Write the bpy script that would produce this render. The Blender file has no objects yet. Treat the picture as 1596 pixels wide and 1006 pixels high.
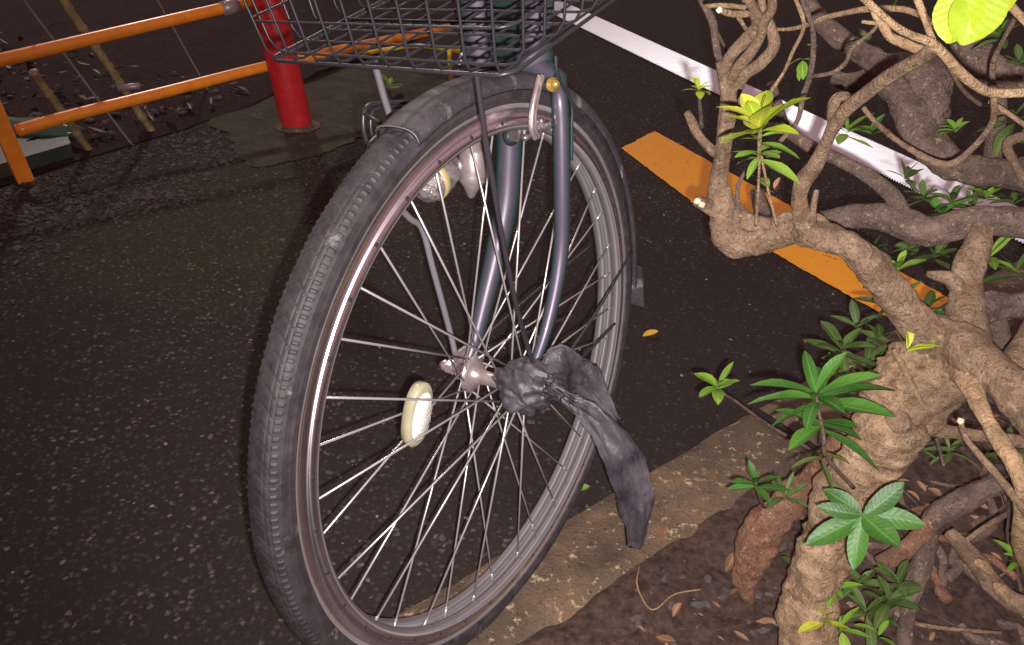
import bpy, math, random
from mathutils import Vector, Matrix, noise
S = bpy.context.scene
V = Vector
R_ = math.radians
PI = math.pi

# ------------------------------------------------------------------ camera
W, H, FPX = 1596.0, 1006.0, 1181.0
CAM = V((0, 0, .844)); PITCH, ROLL = .562, .059
cf = V((0, math.cos(PITCH), -math.sin(PITCH)))
r0 = V((1, 0, 0)); u0 = r0.cross(cf)
cr = math.cos(ROLL)*r0 + math.sin(ROLL)*u0
cu = -math.sin(ROLL)*r0 + math.cos(ROLL)*u0
cam = bpy.data.cameras.new('camera'); camo = bpy.data.objects.new('camera', cam); S.collection.objects.link(camo)
camo.matrix_world = Matrix(((cr.x, cu.x, -cf.x, CAM.x), (cr.y, cu.y, -cf.y, CAM.y), (cr.z, cu.z, -cf.z, CAM.z), (0, 0, 0, 1)))
cam.sensor_width = 36; cam.lens = 36*FPX/W; cam.clip_start = .01; cam.clip_end = 300
S.camera = camo

# ------------------------------------------------------------------ world, street lamp (sun), phone flash
SUN_EL = R_(40); SUN_DIR = V((-.45, .89, 0)).normalized()      # where the light comes from
w = bpy.data.worlds.new('World'); S.world = w; w.use_nodes = True
nt = w.node_tree; bg = nt.nodes['Background']
sky = nt.nodes.new('ShaderNodeTexSky'); sky.sky_type = 'NISHITA'; sky.sun_disc = False
sky.sun_elevation = R_(-4); sky.sun_rotation = math.atan2(SUN_DIR.x, SUN_DIR.y)
mixc = nt.nodes.new('ShaderNodeMix'); mixc.data_type = 'RGBA'; mixc.inputs[0].default_value = .92
mixc.inputs[7].default_value = (.62, .33, .37, 1)              # city glow on the night sky
nt.links.new(sky.outputs[0], mixc.inputs[6]); nt.links.new(mixc.outputs[2], bg.inputs[0])
bg.inputs[1].default_value = .52
sl = bpy.data.lights.new('street_lamp_light', 'SUN'); sl.energy = .9; sl.angle = R_(3.5); sl.color = (1.0, .93, .80)
so = bpy.data.objects.new('street_lamp_light', sl); S.collection.objects.link(so)
d = (SUN_DIR*math.cos(SUN_EL) + V((0, 0, math.sin(SUN_EL))))
so.rotation_euler = d.to_track_quat('Z', 'Y').to_euler(); so.location = d*8
fl = bpy.data.lights.new('flash', 'SPOT'); fl.spot_size = R_(112); fl.spot_blend = 1.0; fl.energy = 74; fl.shadow_soft_size = .0035; fl.color = (1.0, .95, .93)
fl.use_nodes = True
fn = fl.node_tree; em = fn.nodes['Emission']; lf = fn.nodes.new('ShaderNodeLightFalloff'); lf.inputs[0].default_value = 1.0
fn.links.new(lf.outputs['Linear'], em.inputs['Strength'])
fo = bpy.data.objects.new('flash', fl); S.collection.objects.link(fo)
fo.location = CAM + cr*.012 - cu*.014 + cf*.004
aim = cf + cr*.20 - cu*.02; fo.rotation_euler = (-aim).to_track_quat('Z', 'Y').to_euler()
S.view_settings.view_transform = 'Standard'; S.view_settings.look = 'None'; S.view_settings.exposure = 0; S.view_settings.gamma = 1

# ------------------------------------------------------------------ helpers
def ray(x, y):
    return (cf + cr*((x-W/2)/FPX) - cu*((y-H/2)/FPX)).normalized()
def P3(x, y, d): return CAM + ray(x, y)*d
def G(x, y, z=0.0):
    r = ray(x, y); return CAM + r*((z-CAM.z)/r.z)
random.seed(7)
rnd = random.uniform

class MB:
    def __init__(s): s.v = []; s.f = []; s.uv = {}
    def add(s, vs, fs):
        o = len(s.v); s.v += [tuple(v) for v in vs]; s.f += [tuple(i+o for i in f) for f in fs]
    def tube(s, pts, rad, n=8, closed=False, caps=True, fn=None):
        k = len(pts); pts = [V(p) for p in pts]
        if not hasattr(rad, '__len__'): rad = [rad]*k
        T = []
        for i in range(k):
            a = pts[(i-1) % k] if (closed or i > 0) else pts[i]
            b = pts[(i+1) % k] if (closed or i < k-1) else pts[i]
            t = b-a
            T.append(t.normalized() if t.length > 1e-9 else V((0, 0, 1)))
        up = V((0, 0, 1)) if abs(T[0].z) < .9 else V((1, 0, 0))
        nn = (up - T[0]*up.dot(T[0])).normalized(); vs = []
        for i in range(k):
            nn = (nn - T[i]*nn.dot(T[i])).normalized(); bb = T[i].cross(nn)
            for j in range(n):
                a = 2*PI*j/n; dv = nn*math.cos(a)+bb*math.sin(a); r = rad[i]
                if fn: r = fn(pts[i], dv, r, i, j)
                vs.append(pts[i]+dv*r)
        fs = []
        for i in range(k if closed else k-1):
            for j in range(n):
                a = i*n+j; b = i*n+(j+1) % n; c = ((i+1) % k)*n+(j+1) % n; e = ((i+1) % k)*n+j
                fs.append((a, b, c, e))
        if caps and not closed:
            vs += [pts[0]-T[0]*rad[0]*.25, pts[-1]+T[-1]*rad[-1]*.25]
            for j in range(n):
                fs.append((len(vs)-2, (j+1) % n, j)); fs.append((len(vs)-1, (k-1)*n+j, (k-1)*n+(j+1) % n))
        s.add(vs, fs)
    def box(s, c, sx, sy, sz, M=None):
        vs = []
        for x in (-1, 1):
            for y in (-1, 1):
                for z in (-1, 1):
                    p = V((x*sx/2, y*sy/2, z*sz/2))
                    if M: p = M @ p
                    vs.append(V(c)+p)
        s.add(vs, [(0, 1, 3, 2), (4, 6, 7, 5), (0, 4, 5, 1), (2, 3, 7, 6), (0, 2, 6, 4), (1, 5, 7, 3)])
    def lathe(s, c, ax, prof, n=24, u=None):
        # prof: list of (radius, along)
        ax = V(ax).normalized(); a0 = ax.orthogonal().normalized(); b0 = ax.cross(a0); vs = []; fs = []
        for (r, h) in prof:
            for j in range(n):
                a = 2*PI*j/n; vs.append(V(c)+ax*h+(a0*math.cos(a)+b0*math.sin(a))*max(r, 1e-5))
        for i in range(len(prof)-1):
            for j in range(n):
                fs.append((i*n+j, i*n+(j+1) % n, (i+1)*n+(j+1) % n, (i+1)*n+j))
        s.add(vs, fs)
    def ell(s, c, rx, ry, rz, M=None, n=14, m=9, ns=0, sc=30, seed=0):
        vs = []; fs = []
        for i in range(m+1):
            th = PI*i/m
            for j in range(n):
                ph = 2*PI*j/n; p = V((math.sin(th)*math.cos(ph), math.sin(th)*math.sin(ph), math.cos(th)))
                if ns: p *= 1+ns*noise.noise(p*sc+V((seed, seed, seed)))
                p = V((p.x*rx, p.y*ry, p.z*rz))
                if M: p = M @ p
                vs.append(V(c)+p)
        for i in range(m):
            for j in range(n): fs.append((i*n+j, (i+1)*n+j, (i+1)*n+(j+1) % n, i*n+(j+1) % n))
        s.add(vs, fs)
    def build(s, name, m, parent=None, smooth=True, loc=None, **kw):
        me = bpy.data.meshes.new(name); vs = s.v
        if loc is not None: vs = [tuple(V(v)-V(loc)) for v in vs]
        me.from_pydata(vs, [], s.f)
        if s.uv:
            at = me.attributes.new('leafuv', 'FLOAT_VECTOR', 'POINT')
            for i, q in s.uv.items(): at.data[i].vector = q
        me.validate(); me.update()
        if smooth: me.shade_smooth()
        me.materials.append(m)
        o = bpy.data.objects.new(name, me); S.collection.objects.link(o)
        if loc is not None: o.location = loc
        if parent is not None: o.parent = parent
        for k, v in kw.items(): o[k] = v
        return o

def empty(name, label, cat, loc=(0, 0, 0), group=None):
    o = bpy.data.objects.new(name, None); S.collection.objects.link(o); o.empty_display_size = .05
    o.location = loc; o['label'] = label; o['category'] = cat
    if group: o['group'] = group
    return o
def keep(o, parent):      # parent without moving (parent has only a location)
    o.parent = parent; o.location = o.location - parent.location; return o

def spline(P, sub=6):
    """Catmull-Rom through tuples (any length)"""
    out = []; n = len(P)
    for i in range(n-1):
        p0 = P[max(i-1, 0)]; p1 = P[i]; p2 = P[i+1]; p3 = P[min(i+2, n-1)]
        for k in range(sub):
            t = k/sub
            out.append(tuple(.5*((2*b)+(c-a)*t+(2*a-5*b+4*c-e)*t*t+(-a+3*b-3*c+e)*t**3) for a, b, c, e in zip(p0, p1, p2, p3)))
    out.append(tuple(P[-1])); return out

# ------------------------------------------------------------------ materials
def mat(name, col, rough=.6, metal=0, spec=.5, coat=0, trans=0):
    m = bpy.data.materials.new(name); m.use_nodes = True
    b = m.node_tree.nodes['Principled BSDF']
    b.inputs['Base Color'].default_value = (*col, 1); b.inputs['Roughness'].default_value = rough
    b.inputs['Metallic'].default_value = metal; b.inputs['Specular IOR Level'].default_value = spec
    b.inputs['Coat Weight'].default_value = coat; b.inputs['Coat Roughness'].default_value = .08
    b.inputs['Transmission Weight'].default_value = trans
    return m
def nodes(m): return m.node_tree, m.node_tree.nodes['Principled BSDF']
def L(t, a, b): t.links.new(a, b)
def coords(t, obj=True):
    n = t.nodes.new('ShaderNodeTexCoord'); return n.outputs['Object' if obj else 'Generated']
def noisen(t, vec, scale, detail=4, rough=.6):
    n = t.nodes.new('ShaderNodeTexNoise'); n.inputs['Scale'].default_value = scale; n.inputs['Detail'].default_value = detail; n.inputs['Roughness'].default_value = rough
    L(t, vec, n.inputs['Vector']); return n.outputs['Fac']
def ramp(t, fac, stops, interp='LINEAR'):
    n = t.nodes.new('ShaderNodeValToRGB'); L(t, fac, n.inputs[0]); n.color_ramp.interpolation = interp
    e = n.color_ramp.elements
    while len(e) < len(stops): e.new(.5)
    for k, (p, c) in enumerate(stops):
        e[k].position = p; e[k].color = (*c, 1) if hasattr(c, '__len__') else (c, c, c, 1)
    return n.outputs['Color']
def mix(t, fac, a, b, mode='MIX'):
    n = t.nodes.new('ShaderNodeMix'); n.data_type = 'RGBA'; n.blend_type = mode
    for val, s in ((fac, n.inputs[0]), (a, n.inputs[6]), (b, n.inputs[7])):
        if isinstance(val, bpy.types.NodeSocket): L(t, val, s)
        elif hasattr(val, '__len__'): s.default_value = (*val, 1)
        else: s.default_value = val
    return n.outputs[2]
def bump(t, b, h, strength, dist):
    n = t.nodes.new('ShaderNodeBump'); n.inputs['Strength'].default_value = strength; n.inputs['Distance'].default_value = dist
    L(t, h, n.inputs['Height']); L(t, n.outputs[0], b.inputs['Normal']); return n
def mathn(t, op, a, b=0.0):
    n = t.nodes.new('ShaderNodeMath'); n.operation = op
    for val, s in ((a, n.inputs[0]), (b, n.inputs[1])):
        if isinstance(val, bpy.types.NodeSocket): L(t, val, s)
        else: s.default_value = val
    return n.outputs[0]
def speckled(name, c1, c2, scale=60, rough=.6, bs=.4, bd=.002, metal=0, spec=.5, lo=.35, hi=.65, extra=None):
    m = mat(name, c1, rough, metal, spec); t, b = nodes(m); co = coords(t)
    f = noisen(t, co, scale, 6, .65); c = ramp(t, f, [(lo, c1), (hi, c2)])
    if extra:
        c3, sc3, th = extra
        f3 = noisen(t, co, sc3, 5, .7); c = mix(t, ramp(t, f3, [(th, 0), (th+.06, 1)]), c, c3)
    L(t, c, b.inputs['Base Color'])
    if bs: bump(t, b, f, bs, bd)
    return m

MC = G(370, 330); FC = G(1000, 560)
def asphalt():
    m = mat('asphalt', (.05, .04, .04), .92, spec=.18); t, b = nodes(m); co = coords(t)
    v = t.nodes.new('ShaderNodeTexVoronoi'); v.inputs['Scale'].default_value = 120
    dn = t.nodes.new('ShaderNodeTexNoise'); dn.inputs['Scale'].default_value = 160; L(t, co, dn.inputs['Vector'])
    va = t.nodes.new('ShaderNodeVectorMath'); va.operation = 'MULTIPLY_ADD'; L(t, dn.outputs['Color'], va.inputs[0]); va.inputs[1].default_value = (.009, .009, .009); L(t, co, va.inputs[2]); L(t, va.outputs[0], v.inputs['Vector'])
    sep = t.nodes.new('ShaderNodeSeparateColor'); L(t, v.outputs['Color'], sep.inputs[0])
    stone = ramp(t, sep.outputs[0], [(0, (.030, .0150, .0155)), (.60, (.052, .031, .031)), (.94, (.072, .049, .048)), (1, (.150, .112, .108))])
    big = noisen(t, co, 4.5, 6, .7); fine = noisen(t, co, 300, 5, .8)
    binder = ramp(t, fine, [(.34, (.014, .0065, .0070)), (.5, (.038, .0200, .0205)), (.66, (.088, .0560, .0550))])
    cellm = ramp(t, v.outputs['Distance'], [(.0, 1), (.30, .8), (.55, 0)])
    cellm = mathn(t, 'MULTIPLY', cellm, ramp(t, sep.outputs[2], [(.45, .12), (.62, 1)]))
    worn = ramp(t, big, [(.36, .0), (.64, 1)])
    c = mix(t, mathn(t, 'MULTIPLY', cellm, worn), binder, stone)
    # moss and grime with shapes of their own
    sx = t.nodes.new('ShaderNodeSeparateXYZ'); L(t, co, sx.inputs[0])
    def blob(cx, cy, r0_, r1_):
        dx = mathn(t, 'SUBTRACT', sx.outputs[0], cx); dy = mathn(t, 'SUBTRACT', sx.outputs[1], cy)
        dd = mathn(t, 'SQRT', mathn(t, 'ADD', mathn(t, 'MULTIPLY', dx, dx), mathn(t, 'MULTIPLY', dy, dy)))
        dd = mathn(t, 'ADD', dd, mathn(t, 'MULTIPLY', mathn(t, 'SUBTRACT', noisen(t, co, 5, 6, .7), .5), .9))
        return ramp(t, dd, [(r0_, 1), (r1_, 0)])
    moss = blob(MC.x, MC.y, .30, .62)
    c = mix(t, mathn(t, 'MULTIPLY', moss, ramp(t, noisen(t, co, 60, 5, .75), [(.34, .1), (.60, .95)])), c, (.098, .092, .026))
    # the older, browner and coarser paving on the far side
    far = blob(1.1, 3.6, 1.3, 1.75)
    c = mix(t, mathn(t, 'MULTIPLY', far, .75), c, mix(t, cellm, (.020, .0155, .0115), ramp(t, sep.outputs[1], [(0, (.028, .022, .017)), (.8, (.080, .068, .056)), (1, (.20, .175, .15))])))
    dark_patch = blob(FC.x, FC.y, .42, .75); c = mix(t, mathn(t, 'MULTIPLY', dark_patch, .62), c, (.020, .0125, .0135))  # darker, smoother round patch between the wheel and the orange line
    L(t, c, b.inputs['Base Color'])
    h = mathn(t, 'ADD', mathn(t, 'MULTIPLY', cellm, .5), mathn(t, 'ADD', mathn(t, 'MULTIPLY', fine, .5), noisen(t, co, 130, 3, .7)))
    bump(t, b, h, .7, .0026)
    return m

M = {}
M['asphalt'] = asphalt()
M['soil'] = speckled('soil', (.030, .017, .014), (.080, .050, .038), 70, .9, .8, .006, spec=.2, extra=((.13, .09, .07), 160, .66))
M['bedsoil'] = speckled('dark_soil', (.022, .011, .012), (.042, .024, .024), 40, .95, .8, .01, spec=.15, extra=((.06, .045, .04), 90, .70))
def concrete():
    m = mat('concrete', (.15, .12, .08), .85, spec=.25); t, b = nodes(m); co = coords(t)
    f = noisen(t, co, 9, 8, .68); c = ramp(t, f, [(.33, (.060, .040, .029)), (.5, (.115, .078, .052)), (.68, (.20, .120, .074))])
    g = noisen(t, co, 3, 3, .5); c = mix(t, ramp(t, g, [(.40, 0), (.65, .65)]), c, (.085, .066, .046))
    s = noisen(t, co, 55, 6, .75); c = mix(t, ramp(t, s, [(.57, 0), (.66, 1)]), c, (.46, .36, .22))
    p = noisen(t, co, 180, 3, .7); c = mix(t, ramp(t, p, [(.30, .85), (.42, 0)]), c, (.03, .022, .018))
    r2 = noisen(t, co, 24, 4, .6); c = mix(t, ramp(t, r2, [(.6, 0), (.7, .6)]), c, (.20, .085, .040))
    L(t, c, b.inputs['Base Color']); bump(t, b, mathn(t, 'ADD', s, p), .9, .003); return m
M['kerb'] = concrete()
M['pad'] = speckled('mossy_concrete', (.034, .028, .018), (.070, .060, .038), 14, .9, .6, .003, spec=.2, extra=((.035, .045, .014), 22, .56))
def paint(name, col, wear, edge):
    m = mat(name, col, .55, spec=.4); t, b = nodes(m); co = coords(t)
    f = noisen(t, co, 90, 6, .7); g = noisen(t, co, 13, 4, .6)
    k = mathn(t, 'ADD', mathn(t, 'MULTIPLY', f, .6), mathn(t, 'MULTIPLY', g, .4))
    c = mix(t, ramp(t, k, [(wear, 1), (wear+.035, 0)]), mix(t, g, col, tuple(x*.78 for x in col)), edge)
    L(t, c, b.inputs['Base Color']); bump(t, b, noisen(t, co, 300, 3, .7), .9, .002); return m
M['orange_paint'] = paint('orange_road_paint', (.88, .36, .014), .375, (.10, .05, .03))
M['white_paint'] = mat('glass_bead_road_paint', (.94, .97, 1.0), .47, .80)  # metallic shine stands in for the bright return of glass beads
def bark(name, c1, c2, c3):
    m = mat(name, c1, .8, spec=.3); t, b = nodes(m); co = coords(t)
    mp = t.nodes.new('ShaderNodeMapping'); L(t, co, mp.inputs[0]); co2 = mp.outputs[0]
    f = noisen(t, co2, 45, 8, .7); c = ramp(t, f, [(.3, c1), (.55, c2), (.75, c3)])
    s = noisen(t, co, 150, 4, .7); c = mix(t, ramp(t, s, [(.58, 0), (.68, .8)]), c, (.50, .38, .24))
    g = noisen(t, co, 12, 4, .6); c = mix(t, ramp(t, g, [(.5, 0), (.66, .5)]), c, (.09, .065, .045))
    q = noisen(t, co, 320, 4, .75); c = mix(t, ramp(t, q, [(.34, .75), (.47, 0)]), c, tuple(x*.45 for x in c1))
    v = noisen(t, co, 26, 6, .75); c = mix(t, ramp(t, v, [(.55, 0), (.60, .55)]), c, tuple(x*.7 for x in c1))
    L(t, c, b.inputs['Base Color']); bump(t, b, mathn(t, 'ADD', f, mathn(t, 'ADD', mathn(t, 'MULTIPLY', s, .5), mathn(t, 'MULTIPLY', q, .8))), 1.0, .006); return m
M['bark'] = bark('bark', (.13, .075, .042), (.31, .200, .130), (.50, .35, .23))
M['bark_trunk'] = bark('lit_trunk_bark', (.17, .095, .052), (.43, .280, .170), (.70, .50, .33))  # brighter copy of the bark colour, so the trunk looks more strongly lit
M['bark_grey'] = bark('weathered_bark', (.10, .065, .052), (.20, .135, .108), (.30, .215, .17))
M['bark_red'] = bark('peeling_bark', (.15, .065, .042), (.29, .14, .088), (.42, .22, .14))
M['twig'] = bark('twig_bark', (.24, .14, .075), (.48, .31, .17), (.64, .45, .26))
def leafm(name, c1, c2, tr=.25):
    m = mat(name, c1, .5, spec=.4); t, b = nodes(m); co = coords(t)
    at = t.nodes.new('ShaderNodeAttribute'); at.attribute_name = 'leafuv'; sp_ = t.nodes.new('ShaderNodeSeparateXYZ'); L(t, at.outputs['Vector'], sp_.inputs[0])
    au = mathn(t, 'ABSOLUTE', sp_.outputs[0])
    n1 = noisen(t, co, 38, 4, .6)
    f = mathn(t, 'ADD', mathn(t, 'MULTIPLY', n1, .6), mathn(t, 'MULTIPLY', sp_.outputs[2], .45))
    c = ramp(t, f, [(.25, tuple(x*.72 for x in c1)), (.5, c1), (.8, c2)])
    rib = ramp(t, au, [(.0, .55), (.08, .25), (.13, 0)])
    c = mix(t, rib, c, tuple(min(1, x*1.5+.03) for x in c2))
    vein = mathn(t, 'SINE', mathn(t, 'MULTIPLY', mathn(t, 'SUBTRACT', sp_.outputs[1], mathn(t, 'MULTIPLY', au, .16)), 60.0))
    c = mix(t, ramp(t, vein, [(.88, 0), (1, .10)]), c, tuple(min(1, x*1.3+.02) for x in c2))
    s_ = noisen(t, co, 210, 3, .6); c = mix(t, ramp(t, s_, [(.66, 0), (.72, .6)]), c, (.20, .13, .05))
    ed = ramp(t, mathn(t, 'ADD', au, mathn(t, 'MULTIPLY', n1, .5)), [(1.24, 0), (1.34, .5)]); c = mix(t, ed, c, (.30, .20, .05))
    L(t, c, b.inputs['Base Color'])
    bump(t, b, mathn(t, 'ADD', mathn(t, 'MULTIPLY', vein, .12), noisen(t, co, 160, 3, .6)), .35, .0012)
    ts = t.nodes.new('ShaderNodeBsdfTranslucent'); L(t, c, ts.inputs[0]); ms = t.nodes.new('ShaderNodeMixShader'); ms.inputs[0].default_value = tr
    out = t.nodes['Material Output']; L(t, b.outputs[0], ms.inputs[1]); L(t, ts.outputs[0], ms.inputs[2]); L(t, ms.outputs[0], out.inputs[0]); return m
M['leaf'] = leafm('leaf_green', (.042, .130, .018), (.085, .215, .030))
M['leafs'] = leafm('leaf_deep_green', (.030, .095, .013), (.058, .150, .022), .12)
M['leafd'] = leafm('leaf_olive', (.055, .095, .020), (.095, .150, .035))
M['leafy'] = leafm('leaf_yellow_green', (.30, .40, .025), (.52, .52, .06))
M['leafn'] = leafm('young_leaf', (.17, .24, .008), (.28, .32, .015), .15)
M['leafl'] = leafm('leaf_light', (.14, .27, .030), (.24, .38, .05))
M['dead'] = leafm('leaf_dead', (.55, .30, .03), (.75, .45, .06), .1)
M['deadb'] = leafm('leaf_brown', (.17, .085, .045), (.30, .16, .08), .1)
M['rubber'] = speckled('dusty_rubber', (.024, .019, .022), (.056, .045, .050), 60, .62, .35, .0006, spec=.45, extra=((.15, .125, .125), 35, .64))
M['chrome'] = speckled('chromed_steel', (.84, .77, .81), (.70, .63, .67), 40, .20, .10, .0005, metal=.92, extra=((.33, .25, .24), 120, .66))
def rimm():
    m = speckled('chromed_rim', (.90, .83, .86), (.76, .69, .72), 40, .28, .08, .0004, metal=.93, extra=((.36, .28, .27), 120, .66)); t, b = nodes(m)
    tg = t.nodes.new('ShaderNodeTangent'); tg.direction_type = 'RADIAL'; tg.axis = 'Y'; L(t, tg.outputs[0], b.inputs['Tangent'])
    b.inputs['Anisotropic'].default_value = .85; b.inputs['Anisotropic Rotation'].default_value = ANR
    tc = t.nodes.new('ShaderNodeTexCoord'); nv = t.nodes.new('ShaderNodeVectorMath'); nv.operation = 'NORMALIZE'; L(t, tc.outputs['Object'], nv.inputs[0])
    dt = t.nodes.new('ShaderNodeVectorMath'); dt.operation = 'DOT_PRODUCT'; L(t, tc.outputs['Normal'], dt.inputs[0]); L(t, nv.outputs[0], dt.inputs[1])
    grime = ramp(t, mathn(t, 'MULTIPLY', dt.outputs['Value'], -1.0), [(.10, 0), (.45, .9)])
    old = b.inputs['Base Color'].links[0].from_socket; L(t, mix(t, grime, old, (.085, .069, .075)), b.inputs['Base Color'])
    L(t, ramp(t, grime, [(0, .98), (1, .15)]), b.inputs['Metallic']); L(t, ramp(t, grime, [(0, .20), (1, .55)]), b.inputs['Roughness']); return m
ANR = 0.0
M['rimc'] = rimm()
M['spoke'] = mat('galvanised_spoke', (.55, .50, .49), .30, .60)
M['hub'] = speckled('dull_steel', (.50, .42, .41), (.35, .28, .27), 90, .35, .2, .0006, metal=.6)
def fenderm():
    m = mat('dusty_fender', (.06, .05, .06), .5, spec=.45); t, b = nodes(m); co = coords(t)
    f = noisen(t, co, 18, 6, .7); c = ramp(t, f, [(.35, (.036, .029, .035)), (.65, (.080, .066, .075))])
    d_ = noisen(t, co, 420, 2, .8); c = mix(t, ramp(t, d_, [(.62, 0), (.70, .7)]), c, (.22, .19, .18))
    k_ = noisen(t, co, 230, 3, .7); c = mix(t, ramp(t, k_, [(.30, .8), (.38, 0)]), c, (.015, .012, .014))
    wv = t.nodes.new('ShaderNodeTexWave'); wv.inputs['Scale'].default_value = 3.1; wv.inputs['Distortion'].default_value = 9; wv.inputs['Detail'].default_value = 1; L(t, co, wv.inputs[0])
    sc = mathn(t, 'MULTIPLY', ramp(t, wv.outputs['Fac'], [(.985, 0), (.996, 1)]), ramp(t, f, [(.45, 0), (.6, .7)])); c = mix(t, sc, c, (.30, .26, .26))
    L(t, c, b.inputs['Base Color']); L(t, ramp(t, f, [(.3, .38), (.7, .68)]), b.inputs['Roughness']); bump(t, b, d_, .2, .0006); return m
M['fender'] = fenderm()
M['fork'] = mat('green_enamel_violet_sheen', (.010, .040, .036), .22, .0, .8, coat=1)
def forkm(rough=.40, coat_=.35):
    m = mat('green_enamel_violet_sheen', (.02, .05, .045), .42, .25, .5, coat=.35); t, b = nodes(m)
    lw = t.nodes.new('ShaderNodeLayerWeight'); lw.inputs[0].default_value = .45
    c = ramp(t, lw.outputs['Facing'], [(.0, (.095, .075, .110)), (.18, (.070, .060, .084)), (.40, (.022, .066, .060)), (1, (.008, .032, .028))])  # violet highlight put into the colour where the tube faces the viewer
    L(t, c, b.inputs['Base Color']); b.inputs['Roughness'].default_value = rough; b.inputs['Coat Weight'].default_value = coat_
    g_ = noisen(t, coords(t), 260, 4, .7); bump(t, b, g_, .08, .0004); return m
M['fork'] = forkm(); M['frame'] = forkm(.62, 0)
M['teal'] = mat('dark_teal_enamel', (.012, .030, .028), .35, 0, .6)
M['wire'] = mat('black_coated_wire', (.034, .030, .036), .36, .1, .6)
M['wireg'] = mat('grey_rod', (.20, .175, .20), .4, .2, .5)
M['brass'] = mat('brass_nut', (.75, .50, .13), .3, .7)
M['rimlip'] = mat('worn_edge', (.20, .17, .17), .5, .2)
M['cut'] = speckled('cut_wood', (.42, .32, .19), (.72, .60, .40), 90, .8, .4, .002)
M['hole'] = mat('dark_hole', (.02, .016, .017), .8)
M['gum'] = mat('black_rubber', (.02, .028, .028), .5)
M['lens'] = speckled('clear_lens', (.70, .62, .60), (.14, .11, .11), 95, .10, .9, .005, spec=.9, metal=.6)
M['reflam'] = mat('amber_strip', (.55, .42, .20), .3, .2)
M['refl_body'] = speckled('reflector_shell', (.34, .31, .20), (.44, .40, .27), 30, .25, .1, .0005, spec=.7)
def reflm():
    m = mat('reflector_prisms', (.96, .95, .88), .25, .15, .8); t, b = nodes(m); co = coords(t)
    v = t.nodes.new('ShaderNodeTexVoronoi'); v.inputs['Scale'].default_value = 420; L(t, co, v.inputs[0]); bump(t, b, v.outputs['Distance'], .6, .001); return m
M['prism'] = reflm()
def bagm():
    m = mat('dusty_black_plastic', (.05, .04, .05), .34, spec=.6); t, b = nodes(m); co = coords(t)
    mp = t.nodes.new('ShaderNodeMapping'); L(t, co, mp.inputs[0]); mp.inputs['Scale'].default_value = (1.6, 1.6, .35)
    f = noisen(t, mp.outputs[0], 75, 6, .65); g = noisen(t, co, 20, 4, .6)
    c = mix(t, ramp(t, g, [(.38, 0), (.66, 1)]), ramp(t, f, [(.35, (.015, .012, .016)), (.7, (.052, .043, .052))]), (.088, .074, .085))
    L(t, c, b.inputs['Base Color']); L(t, ramp(t, g, [(.35, .34), (.7, .60)]), b.inputs['Roughness']); bump(t, b, f, .5, .004); return m
M['bag'] = bagm()
M['orange'] = speckled('orange_enamel', (.84, .29, .022), (.74, .21, .02), 30, .30, .12, .001, spec=.6, extra=((.22, .07, .02), 90, .70))
M['red'] = speckled('red_enamel', (.36, .012, .016), (.48, .020, .024), 30, .4, .1, .0008, extra=((.16, .02, .02), 70, .68))
M['cap'] = mat('pipe_cap_grey', (.28, .22, .22), .4, .3)
M['bamboo'] = speckled('bamboo', (.16, .12, .055), (.34, .28, .13), 30, .6, .3, .001)
M['stake'] = mat('stake_wire', (.20, .17, .13), .6)
M['planter'] = speckled('green_plastic', (.030, .050, .034), (.050, .050, .038), 12, .4, .2, .001)
M['yellow'] = mat('yellow_enamel', (.85, .58, .03), .35)
M['peb'] = speckled('pebble', (.030, .020, .019), (.082, .062, .058), 25, .8, .3, .001)
M['peb2'] = speckled('pale_pebble', (.12, .095, .088), (.26, .22, .20), 25, .8, .3, .001)
M['paper'] = mat('white_scrap', (.90, .88, .80), .6)

# ------------------------------------------------------------------ ground
def sheet(name, pts, z, m, kind='structure'):
    b = MB(); b.add([V((p[0], p[1], z)) for p in pts], [tuple(range(len(pts)))]); return b.build(name, m, smooth=False, kind=kind)
sheet('ground', [(-60, -60), (60, -60), (60, 60), (-60, 60)], 0, M['asphalt'])
# kerb line: A + s*E, across +t*NR (towards the shrub)
KA = G(716, 893); KE = (G(1390, 512)-KA); KE.z = 0; KE.normalize(); KN = V((KE.y, -KE.x, 0))
def K(s, t, z=0): return KA + KE*s + KN*t + V((0, 0, z))
def kerb_piece(s0, s1, t0, t1, h):
    b = MB(); ns = max(4, int((s1-s0)/.02)); ntt = 9; vs = []
    for i in range(ns+1):
        for j in range(ntt+1):
            s = s0+(s1-s0)*i/ns; t = t0+(t1-t0)*j/ntt
            p = K(s, t)
            wob = .004*noise.noise(p*14)+.002*noise.noise(p*60)
            ed = min(j, ntt-j, i, ns-i)
            z = h+wob if ed > 0 else -.01
            if ed == 1: z -= .004
            if j in (0, ntt): p = p + KN*(.010*noise.noise(p*9)+.005*noise.noise(p*40))
            vs.append(V((p.x, p.y, z)))
    fs = [(i*(ntt+1)+j, i*(ntt+1)+j+1, (i+1)*(ntt+1)+j+1, (i+1)*(ntt+1)+j) for i in range(ns) for j in range(ntt)]
    b.add(vs, fs); b.build('kerb', M['kerb'], kind='structure')
kerb_piece(-.76, -.166, .002, .165, .012)
kerb_piece(-.160, .634, 0, .163, .012)
kerb_piece(.640, 1.20, .001, .165, .013)
kerb_piece(1.206, 1.90, .0, .165, .012)
kerb_piece(1.906, 2.60, .0, .165, .012)
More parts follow.
